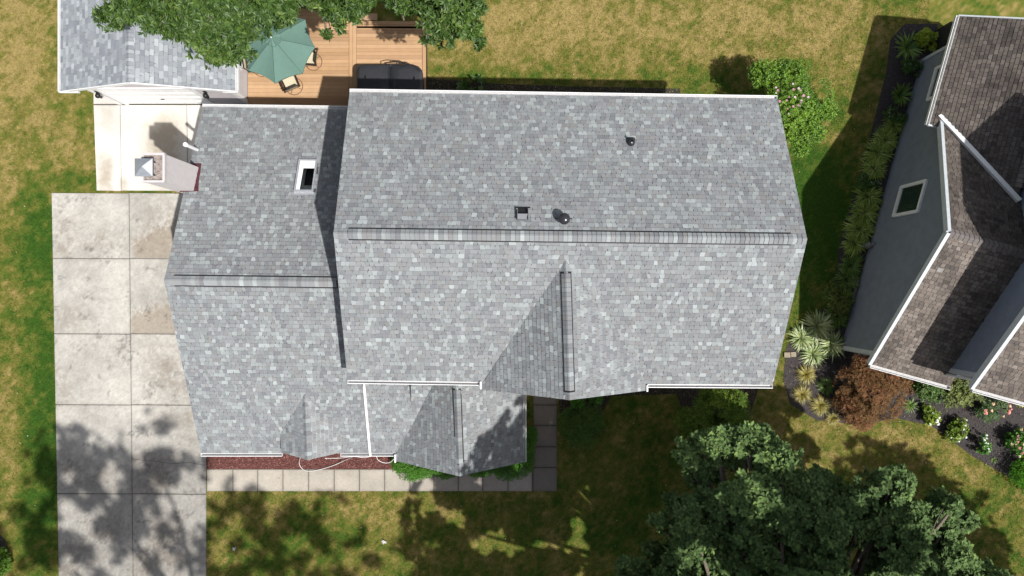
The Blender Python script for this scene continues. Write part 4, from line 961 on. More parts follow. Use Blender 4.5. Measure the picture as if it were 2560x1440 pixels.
def crown(name, lobes, per, leaves_, L, W, tpl, pal, m, parent, shell=.6, spread=1.0, upb=.5, tipd=.12, clf=.9, droop=0, zmin=None, keep=None, spray=0, gth=.36, thin=False):
    tips, tn = in_ellipsoids(lobes, per, shell, spray)
    if zmin is not None: k_ = tips[:, 2] > zmin; tips, tn = tips[k_], tn[k_]
    if keep is not None: k_ = keep(tips); tips, tn = tips[k_], tn[k_]
    gx_, gy_ = (.7, .3) if not thin else (-.4615, .398)
    gap = fbm(tips[:, 0] + tips[:, 2] * gx_, tips[:, 1] + tips[:, 2] * gy_, clf, 3, 40)
    k_ = gap > gth; tips, tn, gap = tips[k_], tn[k_], gap[k_]
    n = len(tips); ax = unit(tn + np.array([0, 0, upb]) + NR.normal(size=(n, 3)) * .35)
    r1 = unit(np.cross(ax, NR.normal(size=(n, 3)))); r2 = np.cross(ax, r1)
    P_, Dd, Nn, Cc = [], [], [], []; cl = np.clip((gap - gth) / .35, 0, 1) * .6 + NR.rand(n) * .4
    for j in range(leaves_):
        a = 2 * np.pi * j * .382 + NR.rand(n) * .8; tilt = NR.uniform(.15, .7, n); s_ = NR.uniform(.2, 1, n)
        d = r1 * np.cos(a)[:, None] + r2 * np.sin(a)[:, None]; dd = unit(d * spread + ax * tilt[:, None] - np.array([0, 0, droop]))
        P_.append(tips - ax * (s_ * tipd)[:, None] + dd * .01); Dd.append(dd); Nn.append(unit(ax + np.array([0, 0, .8]) + NR.normal(size=(n, 3)) * .3)); Cc.append(cl)
    P_, Dd, Nn, Cc = map(np.concatenate, (P_, Dd, Nn, Cc)); N = len(P_)
    sc_ = NR.uniform(.7, 1.2, N)
    o = leafmesh(name, P_, Dd, Nn, L * sc_, W * sc_ * NR.uniform(.8, 1.15, N), tpl, palcol(N, pal, .2, Cc), m, parent)
    return tips
def branches(name, root, h0, lobes, tips, parent, r0=.22, ntw=260, m=None):
    mb = MB(); root = Vector(root); top = root + UP * h0
    mb.tube([root, root + UP * h0 * .5 + Vector((.05, .03, 0)), top], [r0 * 1.15, r0 * .95, r0 * .8], 12); mb.build('trunk', m or M['bark'], parent)
    mb = MB(); ends = []
    for l in lobes:
        c = Vector(l[0]); a = top + Vector((rnd.uniform(-.1, .1), rnd.uniform(-.1, .1), rnd.uniform(-.4, .3))); mid = a.lerp(c, .5) + Vector((rnd.uniform(-.3, .3), rnd.uniform(-.3, .3), rnd.uniform(.0, .4)))
        pts = [a, mid, c]; mb.tube(pts, [r0 * .5, r0 * .3, r0 * .12], 7, caps=False); ends.append((c, mid))
    if len(tips):
        idx = NR.choice(len(tips), min(ntw, len(tips)), replace=False); cs = np.array([list(e[0]) for e in ends])
        for i in idx:
            t = tips[i]; j = int(np.argmin(((cs - t) ** 2).sum(1))); e = ends[j]; t = Vector(t); s = e[0].lerp(e[1], rnd.random() * .4)
            md = s.lerp(t, .55) + Vector((rnd.uniform(-.12, .12), rnd.uniform(-.12, .12), rnd.uniform(-.05, .15))); mb.tube([s, md, t], [.022, .014, .005], 5, caps=False)
    mb.build('branches', m or M['bark'], parent)
def lobe(px, py, z, r, rz=None, d=1):
    k = (H - z) / F; return ((px - 1280) * k, (720 - py) * k, z), (r * k, r * k, rz or r * k * .8), d
OAKP = [(.016, .040, .008), (.042, .088, .015), (.085, .148, .026), (.19, .255, .05)]
# ---- bright oak over the deck and garage
t1 = empty('oak_tree', (-6.2, 15.2, 0), 'bright green leafy tree overhanging the garage roof and deck at the top', 'tree')
lob = [lobe(280, 25, 6.2, 42), lobe(345, -20, 6.8, 70), lobe(420, 38, 6.6, 62), lobe(500, 70, 6.6, 68), lobe(548, 128, 6.0, 42), lobe(575, 60, 6.9, 80), lobe(640, 5, 7.2, 78), lobe(705, 42, 6.4, 32), lobe(520, -40, 7.6, 110), lobe(705, 0, 6.8, 62), lobe(760, -50, 7.2, 60), lobe(370, 70, 6.2, 26, .3, .6),
       lobe(815, 18, 5.8, 32, .4, .9), lobe(862, 20, 5.8, 42, .4), lobe(900, 0, 6.2, 42, .5), lobe(845, 60, 5.4, 24, .3, .8), lobe(815, 88, 5.1, 12, .2, 1),
       lobe(1010, -5, 6.3, 62), lobe(1060, 30, 6.2, 58), lobe(1120, 50, 6.0, 62), lobe(1165, 15, 6.2, 48), lobe(1180, 75, 5.8, 30, .4), lobe(1075, 85, 5.4, 28, .3), lobe(1200, 110, 5.5, 14, .2, 1), lobe(1110, 100, 5.4, 24, .3, .9), lobe(1010, 50, 5.6, 30, .3, .8), lobe(1100, -60, 7, 90)]
outer = [((-6, 12.4, 8.4), (4.6, 2.6, 2.2), .8), ((-5.5, 15, 9.5), (5.5, 4, 3), .5)]
tp = crown('crown', lob, 430, 8, .165, .058, T_LANCE, OAKP, M['leaf'], t1, shell=.8, tipd=.10, spray=.75, gth=.42, clf=1.2)
crown('crown', outer, 120, 8, .2, .09, T_LANCE, OAKP, M['leaf'], t1, shell=.8)
branches('branches', (-6.2, 15.2, 0), 4.6, lob + outer, tp, t1, .24, 420)
# ---- dark oak lower right
t2 = empty('oak_tree', (8.2, -13.5, 0), 'big dark green oak with lobed leaves filling the lower right corner', 'tree')
OAKD = [(.045, .080, .028), (.088, .145, .050), (.145, .225, .076), (.26, .37, .10)]
OUT2 = [(1700, 1150), (1750, 1090), (1880, 1075), (1960, 1110), (2010, 1165), (2060, 1180), (2110, 1215), (2150, 1185), (2250, 1180), (2330, 1225), (2415, 1250), (2420, 1300), (2390, 1350), (2450, 1400), (2530, 1440), (2530, 1530), (1525, 1530), (1545, 1400), (1630, 1370), (1640, 1290), (1690, 1240)]
lob2 = []
while len(lob2) < 120:
    x_, y_ = rnd.uniform(1525, 2530), rnd.uniform(1075, 1530)
    if not in_poly(np.array(x_), np.array(y_), OUT2): continue
    dd_ = min(math.hypot(x_ - (OUT2[i][0] + (OUT2[(i + 1) % 21][0] - OUT2[i][0]) * t), y_ - (OUT2[i][1] + (OUT2[(i + 1) % 21][1] - OUT2[i][1]) * t)) for i in range(21) if not OUT2[i][1] == OUT2[(i + 1) % 21][1] == 1530 for t in (0, .25, .5, .75))
    r_ = min(max(dd_ * .9 + 8, 26), rnd.uniform(40, 70)); lob2.append(lobe(x_, y_, 5.6 + min(dd_, 130) * .009 + (x_ - 1700) * .0007 + rnd.uniform(-.5, .5), r_, rnd.uniform(.25, .5)))
lob2 += [lobe(2040, 1200, 6.3, 22, .3), lobe(2385, 1265, 6.9, 24, .3), lobe(1590, 1425, 6, 30, .3), lobe(1720, 1140, 6, 34, .3), lobe(1790, 1105, 6.2, 42, .35), lobe(1860, 1100, 6.3, 40, .35), lobe(1930, 1135, 6.3, 36, .35), lobe(1750, 1180, 6, 40, .35)]
outer2 = [((6.8, -12.2, 9.4), (5.6, 3.8, 3.4), 1.0), ((11.4, -12.4, 9.0), (3.2, 3.4, 2.8), .9), ((3.4, -12.8, 8.4), (3.0, 3.2, 2.6), .9), ((8, -9.6, 8.2), (4.2, 1.8, 1.4), .8), ((5.2, -10.6, 10.2), (2.8, 2.0, 2.2), .8), ((1.8, -12.9, 8.6), (2.2, 2.4, 2.0), .6), ((8.2, -9.9, 12.2), (6.3, 2.7, 2.0), 1.0)]
tp = crown('crown', lob2, 370, 8, .16, .105, T_OAK, OAKD, M['dull'], t2, shell=.9, tipd=.10, spray=.7, gth=.335, clf=1.3)
tp2 = crown('crown', outer2, 80, 8, .30, .22, T_LANCE, OAKD, M['dull'], t2, shell=.8, tipd=.2, clf=1.0, gth=.45, thin=True)
branches('branches', (8.2, -13.5, 0), 6.0, lob2 + outer2, tp, t2, .32, 420)
# ---- trees beyond the lower edge that dapple the driveway and the front lawn
def shade(root, h0, lobes, per, lab, pal=OAKP, r0=.28, gth=.36):
    t = empty('shade_tree', root, lab, 'tree'); tp = crown('crown', lobes, per, 7, .30, .2, T_LANCE, pal, M['dull'], t, shell=.95, tipd=.2, clf=1.5, gth=gth, thin=gth > .4)
    branches('branches', root, h0, lobes, tp, t, r0, 60)
shade((-7.2, -17.5, 0), 11, [((-8.2, -15.2, 18.2), (2.4, 2.4, 1.6)), ((-5.6, -13.9, 18.4), (2.0, 1.9, 1.5)), ((-6.4, -17.6, 18.8), (3.2, 2.6, 1.8)), ((-10.2, -17.0, 18.0), (2.2, 2.4, 1.5)), ((-9.6, -13.6, 17.6), (1.4, 1.6, 1.2), .8)], 22, 'tall leafy tree beyond the lower left edge that dapples the driveway', gth=.51)
shade((.6, -19.5, 0), 11, [((-1.8, -16.2, 18.2), (2.2, 1.5, 1.4)), ((1.0, -17.2, 18.4), (2.2, 2.0, 1.5)), ((-1.6, -19.0, 18.6), (2.8, 2.2, 1.8)), ((4.4, -18.6, 18.4), (2.2, 1.8, 1.6), .7)], 26, 'tall leafy tree below the front lawn', gth=.51)
shade((19.5, -13, 0), 6, [((18.9, -12.2, 8.8), (2.3, 2.6, 2.4)), ((19.8, -12.4, 8.6), (2.2, 1.8, 2)), ((20.6, -14.4, 9.4), (3.4, 3, 2.4)), ((17.0, -14.0, 8.6), (2.6, 2.4, 2.2))], 70, 'leafy tree beyond the lower right corner')
# ---- rose of Sharon
def shrub(name, cat, lab, pxs, leafn, L, W, pal, per=420, m='leaf', tpl=T_LANCE, group=None, flowers=None, shell=.75, upb=.6, clf=2.0, tipd=.06, stems=5, zmin=.02, leaves_=6, keep=None):
    lobes = [lobe(*a) for a in pxs]; cx = sum(l[0][0] for l in lobes) / len(lobes); cy = sum(l[0][1] for l in lobes) / len(lobes)
    t = empty(name, (cx, cy, 0), lab, cat, group)
    tips = crown('foliage', lobes, per, leaves_, L, W, tpl, pal, M[m], t, shell=shell, tipd=tipd, upb=upb, clf=clf, zmin=zmin, keep=keep)
    mb = MB()
    for l in lobes * max(1, stems // len(lobes)):
        c_ = Vector(l[0]); a = Vector((cx + rnd.uniform(-.1, .1), cy + rnd.uniform(-.1, .1), 0)); mb.tube([a, a.lerp(c_, .5) + Vector((rnd.uniform(-.1, .1), rnd.uniform(-.1, .1), 0)), c_], [.02, .014, .006], 5, caps=False)
    mb.build('stems', M['bark'], t)
    if flowers:
        n_, r_, fp, sph = flowers; hi = tips[np.argsort(-(tips[:, 2] + NR.rand(len(tips)) * .6))[:max(n_ * 3, 1)]]; pk_ = hi[NR.choice(len(hi), n_, replace=False)]
        fl_ = []
        for p in pk_:
            mb = MB()
            p = Vector(p) + UP * (r_ * .8 + .03); c = pick(fp); s_ = rnd.uniform(.75, 1.2) * r_
            if sph:
                for _ in range(9):
                    o_ = Vector((rnd.uniform(-1, 1), rnd.uniform(-1, 1), rnd.uniform(-.2, .8))) * s_ * .6; q = s_ * .42
                    cc_ = tuple(x * rnd.uniform(.85, 1.1) for x in c)
                    mb.face([p + o_ + Vector((q, 0, 0)), p + o_ + Vector((0, q, .2 * q)), p + o_ + Vector((-q, 0, 0)), p + o_ + Vector((0, -q, .2 * q))], cc_)
            else:
                a0_ = rnd.random() * 6
                for j in range(5):
                    a = a0_ + j * 1.2566; d = Vector((math.cos(a), math.sin(a), .3)); s2_ = Vector((-math.sin(a), math.cos(a), 0))
                    mb.face([p, p + d * s_ * .6 - s2_ * s_ * .4, p + d * s_, p + d * s_ * .6 + s2_ * s_ * .4], c)
            mb.build('flower', M['petal'], t)
    return t
BR = [(.03, .075, .008), (.08, .175, .013), (.16, .29, .022), (.28, .42, .045)]
shrub('rose_of_sharon', 'flowering shrub', 'tall bright green shrub with scattered pink flowers beyond the right end of the roof', [(1925, 205, 1.9, 55), (1990, 190, 2.2, 45), (2035, 240, 2.2, 48), (1975, 260, 2.4, 60), (1900, 230, 1.8, 38), (2010, 300, 2.0, 52), (1960, 330, 1.6, 45), (2000, 365, 1.5, 30), (1955, 170, 2, 28), (2060, 275, 2.1, 34), (1900, 180, 1.9, 30), (2040, 330, 1.9, 30)], 6, .062, .036, BR, per=620, flowers=(26, .045, [((.55, .25, .38), 3), ((.65, .48, .55), 1)], False), clf=1.4, tipd=.10)
# hedge along the porch
HG = [(.025, .09, .005), (.05, .17, .008), (.08, .22, .012), (.12, .28, .018)]
hg = 'clipped green hedge shrubs round the porch gable'
for nm, lb, a in (('clipped_shrub', 'rounded bright green clipped shrub between red mulch and the porch gable', [(1024, 1160, .45, 43, .45), (1056, 1162, .45, 37, .42), (1004, 1155, .42, 27, .4), (1035, 1172, .4, 30, .4)]),
                  ('clipped_shrub', 'clipped green shrub showing as a thin strip left of the porch gable tip', [(1112, 1168, .40, 32, .38), (1095, 1165, .4, 26, .36), (1130, 1168, .4, 26, .36)]),
                  ('clipped_shrub', 'clipped green shrub showing as a thin strip right of the porch gable tip', [(1190, 1165, .40, 30, .38), (1210, 1166, .4, 27, .36)]),
                  ('clipped_shrub', 'large rounded clipped shrub below the right corner of the porch gable, reaching the walk', [(1268, 1164, .5, 40, .45), (1298, 1158, .5, 40, .45), (1315, 1120, .5, 24, .45), (1250, 1160, .45, 28, .4), (1312, 1140, .5, 24, .4)]),
                  ('clipped_shrub', 'small round clipped shrub between the porch gutter and the walk', [(1325, 1085, .4, 19, .38), (1328, 1100, .38, 15, .35)])):
    shrub(nm, 'shrub', lb, a, 6, .028, .018, HG, per=3600, group=None, shell=.35, clf=4, tipd=.02, upb=.3, leaves_=5)
DG = [(.03, .07, .015), (.06, .12, .026), (.09, .165, .034), (.14, .23, .045)]
shrub('yew_shrub', 'shrub', 'round dark feathery shrub right of the entry walk in the shade', [(1450, 1065, .55, 52, .5), (1430, 1050, .5, 36, .4), (1475, 1045, .5, 38, .4), (1455, 1100, .45, 36, .35), (1490, 1075, .4, 26, .3)], 6, .06, .014, DG, per=1000, m='dull', shell=.6, tipd=.06)
YC = [(.04, .08, .012), (.08, .145, .022), (.15, .23, .032), (.25, .34, .05)]
shrub('arborvitae', 'shrub', 'tall feathery evergreen below the right eave with lit yellow green tips', [(1790, 1030, 2.2, 60, .9), (1750, 1060, 2.0, 45, .8), (1830, 1010, 2.2, 44, .8), (1735, 1095, 1.7, 44, .6), (1810, 1085, 2, 58, .8), (1720, 1050, 1.6, 34, .6), (1770, 1120, 1.7, 36, .6), (1780, 985, 1.8, 36, .6), (1850, 1050, 1.8, 30, .6)], 6, .10, .022, YC, per=420, m='dull', shell=.7, tipd=.12, clf=1.6)
shrub('rhododendron', 'shrub', 'low leafy shrub with broad leaves tucked under the entry gable tip', [(1445, 1003, .5, 16, .3), (1490, 1000, .4, 14, .25)], 6, .14, .07, HG, per=160, shell=.7)
# left edge shrub and a dark stone edging
shrub('garden_shrub', 'shrub', 'bright green shrub cut off by the left edge near the bottom', [(-15, 1405, .6, 36, .5), (0, 1420, .5, 24, .4), (-40, 1430, .6, 50, .5)], 6, .06, .03, BR, per=900, shell=.5)
mb = MB(); a = P(-10, 1365); mb.lathe((a.x - .25, a.y - .05, 0), [(.001, .22), (.4, .2), (.62, .1), (.66, 0)], 20, col=(.035, .03, .028)); tag(mb.build('mulch_mound', M['soil']), 'dark mulch mound at the left edge behind the green shrub', 'mound')
# ---- strap-leaf clumps
def straps(n, L, wd, pal, arch=.9, upr=.6, segs=5, root=.12):
    V, Fq, C = [], [], []; base = 0
    for i in range(n):
        a = NR.rand() * 2 * np.pi; l = L * NR.uniform(.55, 1.1); w_ = wd * NR.uniform(.7, 1.2); r0 = NR.rand() * root * L; e = NR.uniform(upr * .5, upr * 1.5)
        d = np.array([np.cos(a), np.sin(a), 0]); s = np.array([-np.sin(a), np.cos(a), 0]); c = palcol(1, pal, .15)[0]; bend = NR.uniform(-.3, .3)
        p = d * r0; p = p + s * NR.uniform(-.2, .2) * root; th_ = np.arctan2(e, .5) if False else NR.uniform(.7, 1.35) * upr / .6
        for k_ in range(segs + 1):
            t = k_ / segs; ww = w_ * (np.sin(np.pi * min(t * .8 + .18, 1)) + .08)
            q = p + s * bend * l * t * t * .4
            V += [q - s * ww / 2, q + s * ww / 2 ]; cc = c * (.75 + .35 * t); C += [cc, cc]
            p = p + (d * np.cos(th_) + np.array([0, 0, np.sin(th_)])) * l / segs; th_ -= arch * 1.9 / segs * NR.uniform(.7, 1.3)
            p[2] = max(p[2], .02)
        for k_ in range(segs): b = base + 2 * k_; Fq.append([b, b + 1, b + 3, b + 2])
        base += 2 * (segs + 1)
    return np.array(V), np.array(Fq), np.array(C)
def clump_mesh(name, n, L, wd, pal, m='leaf', **k):
    V, Fq, C = straps(n, L, wd, pal, **k); return np_mesh(name, V, Fq, C, M[m])
LILY = [(.07, .14, .02), (.19, .30, .045), (.38, .48, .09), (.58, .62, .22)]
LILY2 = [(.045, .095, .015), (.09, .18, .025), (.17, .27, .045), (.27, .36, .08)]
VAR = [(.10, .17, .04), (.22, .30, .09), (.42, .48, .22), (.60, .63, .40)]
GOLD = [(.16, .15, .03), (.28, .25, .05), (.42, .36, .09), (.34, .17, .05)]
protos = {}
def clump(kind, px, py, s, lb, cat, nm, group=None):
    spec = dict(lily=(260, .55, .030, LILY, dict(arch=1.1, root=.62)), lily2=(250, .52, .030, LILY2, dict(arch=1.1, root=.62)), yucca=(95, .62, .05, LILY2, dict(arch=.45, upr=.5)), var=(170, .62, .042, VAR, dict(arch=.9, root=.28)), gold=(260, .55, .014, GOLD, dict(arch=1.0)), tuft=(60, .3, .02, LILY2, dict(arch=.9)))[kind]
    key = (kind, rnd.randrange(3))
    if key not in protos:
        o = clump_mesh(nm, spec[0], spec[1], spec[2], spec[3], **spec[4]); protos[key] = o
    else: o = protos[key].copy(); o.name = nm; COL.objects.link(o)
    p = P(px, py); o.location = (p.x, p.y, .01); o.rotation_euler = (0, 0, rnd.uniform(0, 6.28)); o.scale = (s, s, s * .95)
    return tag(o, lb, cat, group)
clump('yucca', 2263, 122, 1.05, 'spiky dark green clump right beside the yellow green hosta at the grey house corner', 'plant', 'yucca')
clump('yucca', 2248, 240, .9, 'spiky green clump along the grey siding wall, next below the back corner clump', 'plant', 'yucca')
g_ = 'strap leaved clumps in a row along the grey siding wall'
rowp = [(2232, 312, .75), (2210, 352, .85), (2192, 385, .95), (2182, 420, .9), (2168, 492, .95), (2158, 535, .95), (2146, 572, 1.0), (2134, 610, .85), (2126, 665, .85), (2115, 700, .85), (2100, 752, .9), (2090, 790, .85), (2075, 740, .6)]
names = ['uppermost', 'second', 'third', 'fourth', 'fifth', 'sixth', 'seventh', 'eighth', 'ninth', 'tenth', 'eleventh', 'twelfth', 'thirteenth']
for i, (x, y, s) in enumerate(rowp):
    clump('lily' if i < 8 or i == 10 else 'lily2', x, y, s, '%s arching strap leaf clump from the top along the grey siding wall' % names[i], 'plant', 'daylily', g_)
# small dark companions with pale flower heads
for px, py, lb in ((2285, 165, 'low dark plant with pale seed heads between the two spiky clumps'), (2240, 285, 'low dark plant with pale flowers under the lower spiky clump'), (2170, 455, 'low green filler plant among the strap leaf row, left of the pale framed window')):
    shrub('coneflower', 'plant', lb, [(px - 12, py, .22, 22, .2), (px + 10, py + 8, .22, 20, .2)], 6, .08, .03, DG, per=500, m='dull', flowers=(12, .035, [((.30, .29, .28), 1)], True))
shrub('hosta', 'plant', 'yellow green hosta with round leaves at the back corner of the grey house', [(2318, 103, .3, 26, .25), (2308, 92, .3, 18, .2)], 6, .2, .15, [(.12, .19, .01), (.22, .30, .015), (.32, .38, .03)], per=60, clf=3, shell=.5, upb=1.2, leaves_=7)
shrub('hosta', 'plant', 'green hosta in the shade between hot tub and back eave', [(1182, 222, .3, 32, .2)], 6, .26, .13, DG, per=40, clf=3, shell=.5, upb=1.0, leaves_=8)
for i, (x, y, s, lb) in enumerate(((2040, 815, 1.1, 'upper one of the bright variegated strap leaf clumps by the roof corner'), (2000, 845, .9, 'variegated strap leaf clump nearest to the roof edge'), (2075, 862, 1.0, 'variegated strap leaf clump nearest to the corner of the grey house'), (2030, 885, .9, 'lowest of the bright variegated strap leaf clumps'))):
    clump('var', x, y, s, lb, 'plant', 'variegated_grass')
for i, (x, y, s, lb) in enumerate(((2012, 935, .95, 'uppermost golden grass tuft above the stone edging'), (2002, 985, .9, 'golden grass tuft at the left of its group'), (2048, 1012, .95, 'golden grass tuft at the lawn edge left of the red maple'), (2078, 1045, .7, 'smallest golden grass tuft at the foot of the red maple'), (2062, 965, .6, 'greenish grass tuft between golden tufts and red maple'))):
    clump('gold' if i < 4 else 'lily2', x, y, s, lb, 'plant', 'golden_grass')
# japanese maple
RED = [(.06, .03, .014), (.13, .065, .03), (.20, .13, .05), (.27, .11, .06), (.42, .17, .11)]
shrub('japanese_maple', 'tree', 'reddish brown laceleaf maple mound in the mulch bed by the grey house', [(2180, 980, 1.2, 75, .7), (2130, 960, 1.0, 45, .5), (2235, 960, 1.0, 45, .5), (2150, 1020, .8, 55, .5), (2215, 1010, .8, 48, .5), (2170, 920, 1.2, 45, .5), (2160, 1050, .5, 30, .35), (2110, 1000, .6, 28, .4)], 6, .075, .02, RED, per=640, m='dull', shell=.55, tipd=.1, clf=1.8, leaves_=7)
shrub('garden_shrub', 'shrub', 'small green leafy shrub between the red maple and the lower gutter of the grey house', [(2318, 975, .5, 30, .35), (2340, 985, .45, 26, .3), (2300, 965, .4, 20, .3)], 6, .075, .045, DG + [(.2, .26, .14)], per=420)
PAL = [(.05, .08, .02), (.13, .17, .04), (.24, .28, .08), (.38, .40, .17)]
shrub('garden_shrub', 'shrub', 'pale yellow green variegated shrub below the notch between the two brown roofs', [(2395, 975, .6, 38, .4), (2420, 985, .6, 34, .4), (2385, 1005, .5, 26, .3), (2440, 1000, .4, 20, .3), (2408, 950, .6, 26, .35)], 6, .065, .035, PAL, per=520)
BG = [(.03, .07, .02), (.07, .13, .04), (.12, .19, .06), (.17, .25, .09)]
shrub('rose_bush', 'flowering shrub', 'blue green rose bush with a few peach blooms under the right hand roof corner', [(2470, 1025, .5, 32, .35), (2495, 1010, .5, 28, .35), (2455, 1015, .4, 22, .3), (2480, 1040, .4, 20, .3)], 6, .055, .03, BG, per=520, flowers=(7, .075, [((.80, .38, .30), 1), ((.82, .52, .36), 1)], True))
WF = [((.82, .82, .80), 1)]
YG = [(.05, .10, .008), (.13, .21, .015), (.24, .33, .03), (.34, .42, .05)]
hyg = 'white flowered hydrangeas in the dark mulch'
shrub('hydrangea', 'flowering shrub', 'yellow green hydrangea with white blooms closest to the red maple', [(2332, 1040, .32, 22, .28), (2325, 1048, .3, 16, .25), (2318, 1022, .3, 12, .2)], 6, .075, .045, YG, per=430, flowers=(8, .05, WF, True), group=hyg)
shrub('hydrangea', 'flowering shrub', 'middle one of three white blooming hydrangeas along the dark mulch edge', [(2392, 1075, .32, 24, .3), (2385, 1090, .3, 18, .25), (2400, 1062, .3, 18, .25)], 6, .075, .045, YG[:3], per=430, flowers=(9, .045, WF, True), group=hyg)
shrub('hydrangea', 'flowering shrub', 'white blooming hydrangea farthest right of its three, with most blooms', [(2452, 1108, .32, 24, .3), (2460, 1120, .3, 16, .25), (2440, 1098, .3, 15, .25)], 6, .075, .045, HG, per=430, flowers=(14, .05, WF, True), group=hyg)
shrub('hydrangea', 'flowering shrub', 'hydrangea covered in pink beige flower heads at the right edge', [(2545, 1110, .45, 30, .35), (2560, 1095, .4, 26, .3), (2530, 1095, .35, 16, .25)], 6, .07, .04, HG, per=400, flowers=(34, .075, [((.62, .38, .30), 2), ((.70, .52, .40), 2), ((.5, .25, .2), 1)], True))
shrub('garden_shrub', 'shrub', 'dense fresh green shrub at the right edge at the end of the mulch bed', [(2555, 1185, .5, 34, .4), (2575, 1160, .5, 34, .4), (2580, 1210, .4, 30, .3)], 6, .045, .02, HG, per=900, m='dull')
shrub('garden_shrub', 'shrub', 'small bright yellow shrub at the right edge just below the gutter', [(2552, 1002, .3, 15, .25), (2565, 998, .3, 18, .25)], 6, .06, .035, [(.28, .30, .02), (.42, .44, .03), (.55, .55, .05)], per=500)
clump('tuft', 2272, 1012, 1.3, 'small grassy green tuft at the right foot of the red maple', 'plant', 'grass_tuft'); clump('tuft', 2482, 1150, .6, 'tiny green sprout alone in the dark mulch near the lawn edge', 'plant', 'sprout')
shrub('garden_shrub', 'shrub', 'dull low shrub below the strap leaf row, above the variegated clumps', [(2100, 770, .3, 30, .25), (2085, 720, .3, 22, .25), (2110, 740, .3, 22, .25)], 6, .06, .03, PAL[:3], per=420, m='dull')
# ornaments
def ball(mb, c, r, sq=(1, 1, 1), n=10):
    rows = [[Vector(c) + Vector((r * sq[0] * math.sin(a) * math.cos(b), r * sq[1] * math.sin(a) * math.sin(b), r * sq[2] * math.cos(a))) for b in [2 * math.pi * i / n for i in range(n)]] for a in [math.pi * j / 8 + (.001 if j == 0 else 0) for j in range(9)]]
    mb.grid(rows, closed=True)
p = P(2170, 613, .2); mb = MB(); mb.lathe((p.x, p.y, 0), [(.16, 0), (.16, .06), (.11, .10), (.10, .16)], 12)
ball(mb, (p.x, p.y, .27), .14, (1.1, .9, 1)); ball(mb, (p.x + .13, p.y + .03, .38), .09, (1, .9, .95)); ball(mb, (p.x - .15, p.y - .04, .2), .08, (1.3, .7, .7)); ball(mb, (p.x + .17, p.y + .08, .46), .035, (.7, .7, 1.6)); ball(mb, (p.x + .18, p.y - .02, .46), .035, (.7, .7, 1.6))
tag(mb.build('garden_statue', M['stone']), 'small grey stone animal figure at the foot of the grey siding wall', 'statue')
a, b = wallp((P(2152, 700) - B0).dot(dw), .12, -.14), wallp((P(2138, 752) - B0).dot(dw), .12, -.14); mb = MB(); mb.bar(a, b, .10, .05); mb.bar(a - UP * .07, a - UP * .07 + (b - a) * .05, .1, .1); mb.bar(b - UP * .07 - (b - a) * .05, b - UP * .07, .1, .1)
tag(mb.build('bench_board', M['wood']), 'weathered grey board on low blocks against the grey siding wall', 'board')
p = P(1967, 887); mb = MB(); mb.box((p.x - .01, p.y, .05), (.24, .20, .07)); mb.box((p.x + .24, p.y + .02, .045), (.2, .19, .06)); tag(mb.build('stone_paver', mat('tan_paver', (.26, .22, .16), rough=.9, noise=(20, .2))), 'pair of tan paving stones at the tip of the mulch bed beside the roof edge', 'paver')
p = P(2524, 1030, .2); mb = MB(); ball(mb, (p.x, p.y, .14), .09, (.8, 1.3, 1)); ball(mb, (p.x + .03, p.y + .12, .24), .045); tag(mb.build('garden_ornament', mat('coral_ceramic', (.75, .28, .22), rough=.4)), 'small coral coloured ornament in the bed right of the peach roses', 'ornament')
mb = MB(); q0 = wallp(-1.2, 0, .5); p = P(2376, 82, .9); mb.prism([(p.x - .15, p.y - .42), (p.x + .5, p.y - .5), (p.x + .55, p.y + .4), (p.x - .02, p.y + .42)], 0, .95); mb.prism([(p.x - .1, p.y - .36), (p.x + .45, p.y - .42), (p.x + .5, p.y + .34), (p.x + .02, p.y + .36)], .95, 1.04)
tag(mb.build('covered_grill', M['cover']), 'black covered grill behind the back corner of the grey neighbour house', 'grill')
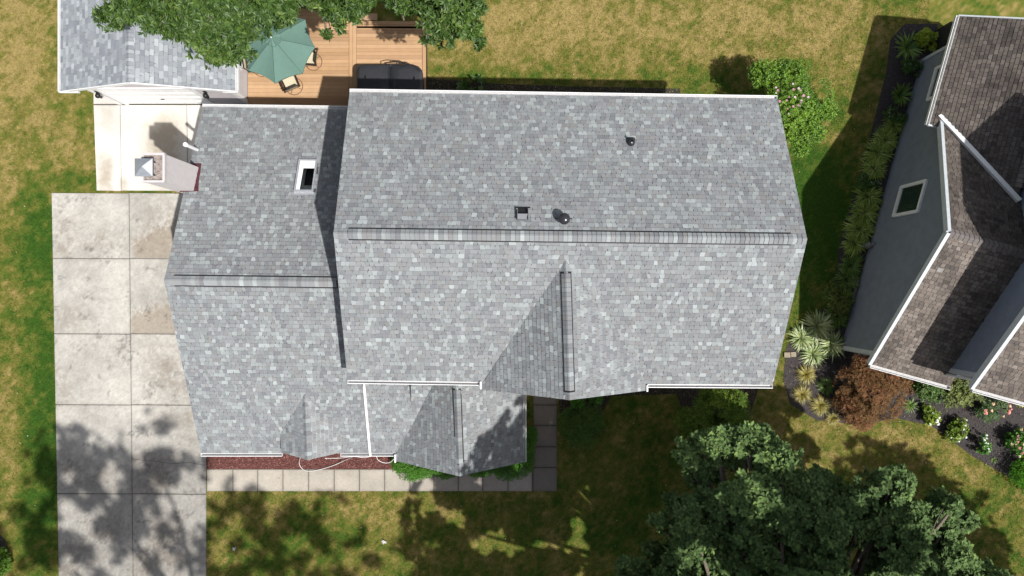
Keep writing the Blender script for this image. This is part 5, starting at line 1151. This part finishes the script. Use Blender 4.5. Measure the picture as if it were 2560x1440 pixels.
# white cord over the mulch
def cord(pix, nm, lab, z=.055, r=.011):
    pts = [P(x, y, zz if zz else z) for x, y, zz in pix]
    out = []
    for i in range(len(pts) - 1):
        p0, p1, p2, p3 = pts[max(i - 1, 0)], pts[i], pts[i + 1], pts[min(i + 2, len(pts) - 1)]
        for k_ in range(6):
            t = k_ / 6; out.append(.5 * ((2 * p1) + (p2 - p0) * t + (2 * p0 - 5 * p1 + 4 * p2 - p3) * t * t + (3 * p1 - p0 - 3 * p2 + p3) * t ** 3))
    out.append(pts[-1]); mb = MB(); mb.tube(out, r, 6); return tag(mb.build(nm, M['hose']), lab, 'cord')
cord([(752, 1142, 2.0), (748, 1155, .5), (752, 1168, .08), (765, 1177, .07), (790, 1176, .07), (830, 1165, .07), (860, 1152, .3), (880, 1143, 1.9)], 'white_cord', 'white cord looping from the eave over red mulch onto the walk beside the dormer tip')
cord([(812, 1146, 2.5), (850, 1145, 2.5), (885, 1141, 2.6), (910, 1144, 2.5), (938, 1139, 2.6), (945, 1150, 2.3), (960, 1157, 2.2), (975, 1156, 2.2), (984, 1148, 2.4)], 'white_cord', 'white cord sagging under the gutter between the downspout and the porch gable')
# little litter
mb = MB()
for x, y in ((585, 1372), (960, 1355)):
    for j in range(9):
        a = j * .7 + rnd.random() * .4; q = P(x, y, .09); L_ = rnd.uniform(.06, .13); d = Vector((math.cos(a), math.sin(a), rnd.uniform(-.1, .2))); s_ = Vector((-math.sin(a), math.cos(a), 0))
        mb.face([q, q + d * L_ * .5 - s_ * .016, q + d * L_, q + d * L_ * .5 + s_ * .016], (.72, .70, .70))
    o = mb.build('dry_leaf', M['petal']); tag(o, 'pale star shaped dried leaf cluster on the front lawn, %s' % ('nearest the driveway' if x < 700 else 'farther from the driveway'), 'leaf'); mb = MB()
n = 420; x = NR.uniform(-20, 20, n); y = NR.uniform(-11, 11, n); pos = np.stack([x, y, np.full(n, .07)], 1); k_ = ~(in_poly(x, y, DRIVE) | in_poly(x, y, PAD) | in_poly(x, y, DECKP)); pos = pos[k_]; n = len(pos)
o = leafmesh('fallen_leaves', pos, np.concatenate([NR.normal(size=(n, 2)), np.zeros((n, 1))], 1), np.tile([0, 0, 1.], (n, 1)) + NR.normal(size=(n, 3)) * .2, NR.uniform(.03, .08, n), NR.uniform(.02, .05, n), T_LANCE, palcol(n, [(.30, .17, .10), (.45, .30, .2), (.6, .5, .42)], .2), M['petal'])
tag(o, 'small dry fallen leaves scattered over the lawn', 'leaves', kind='stuff')
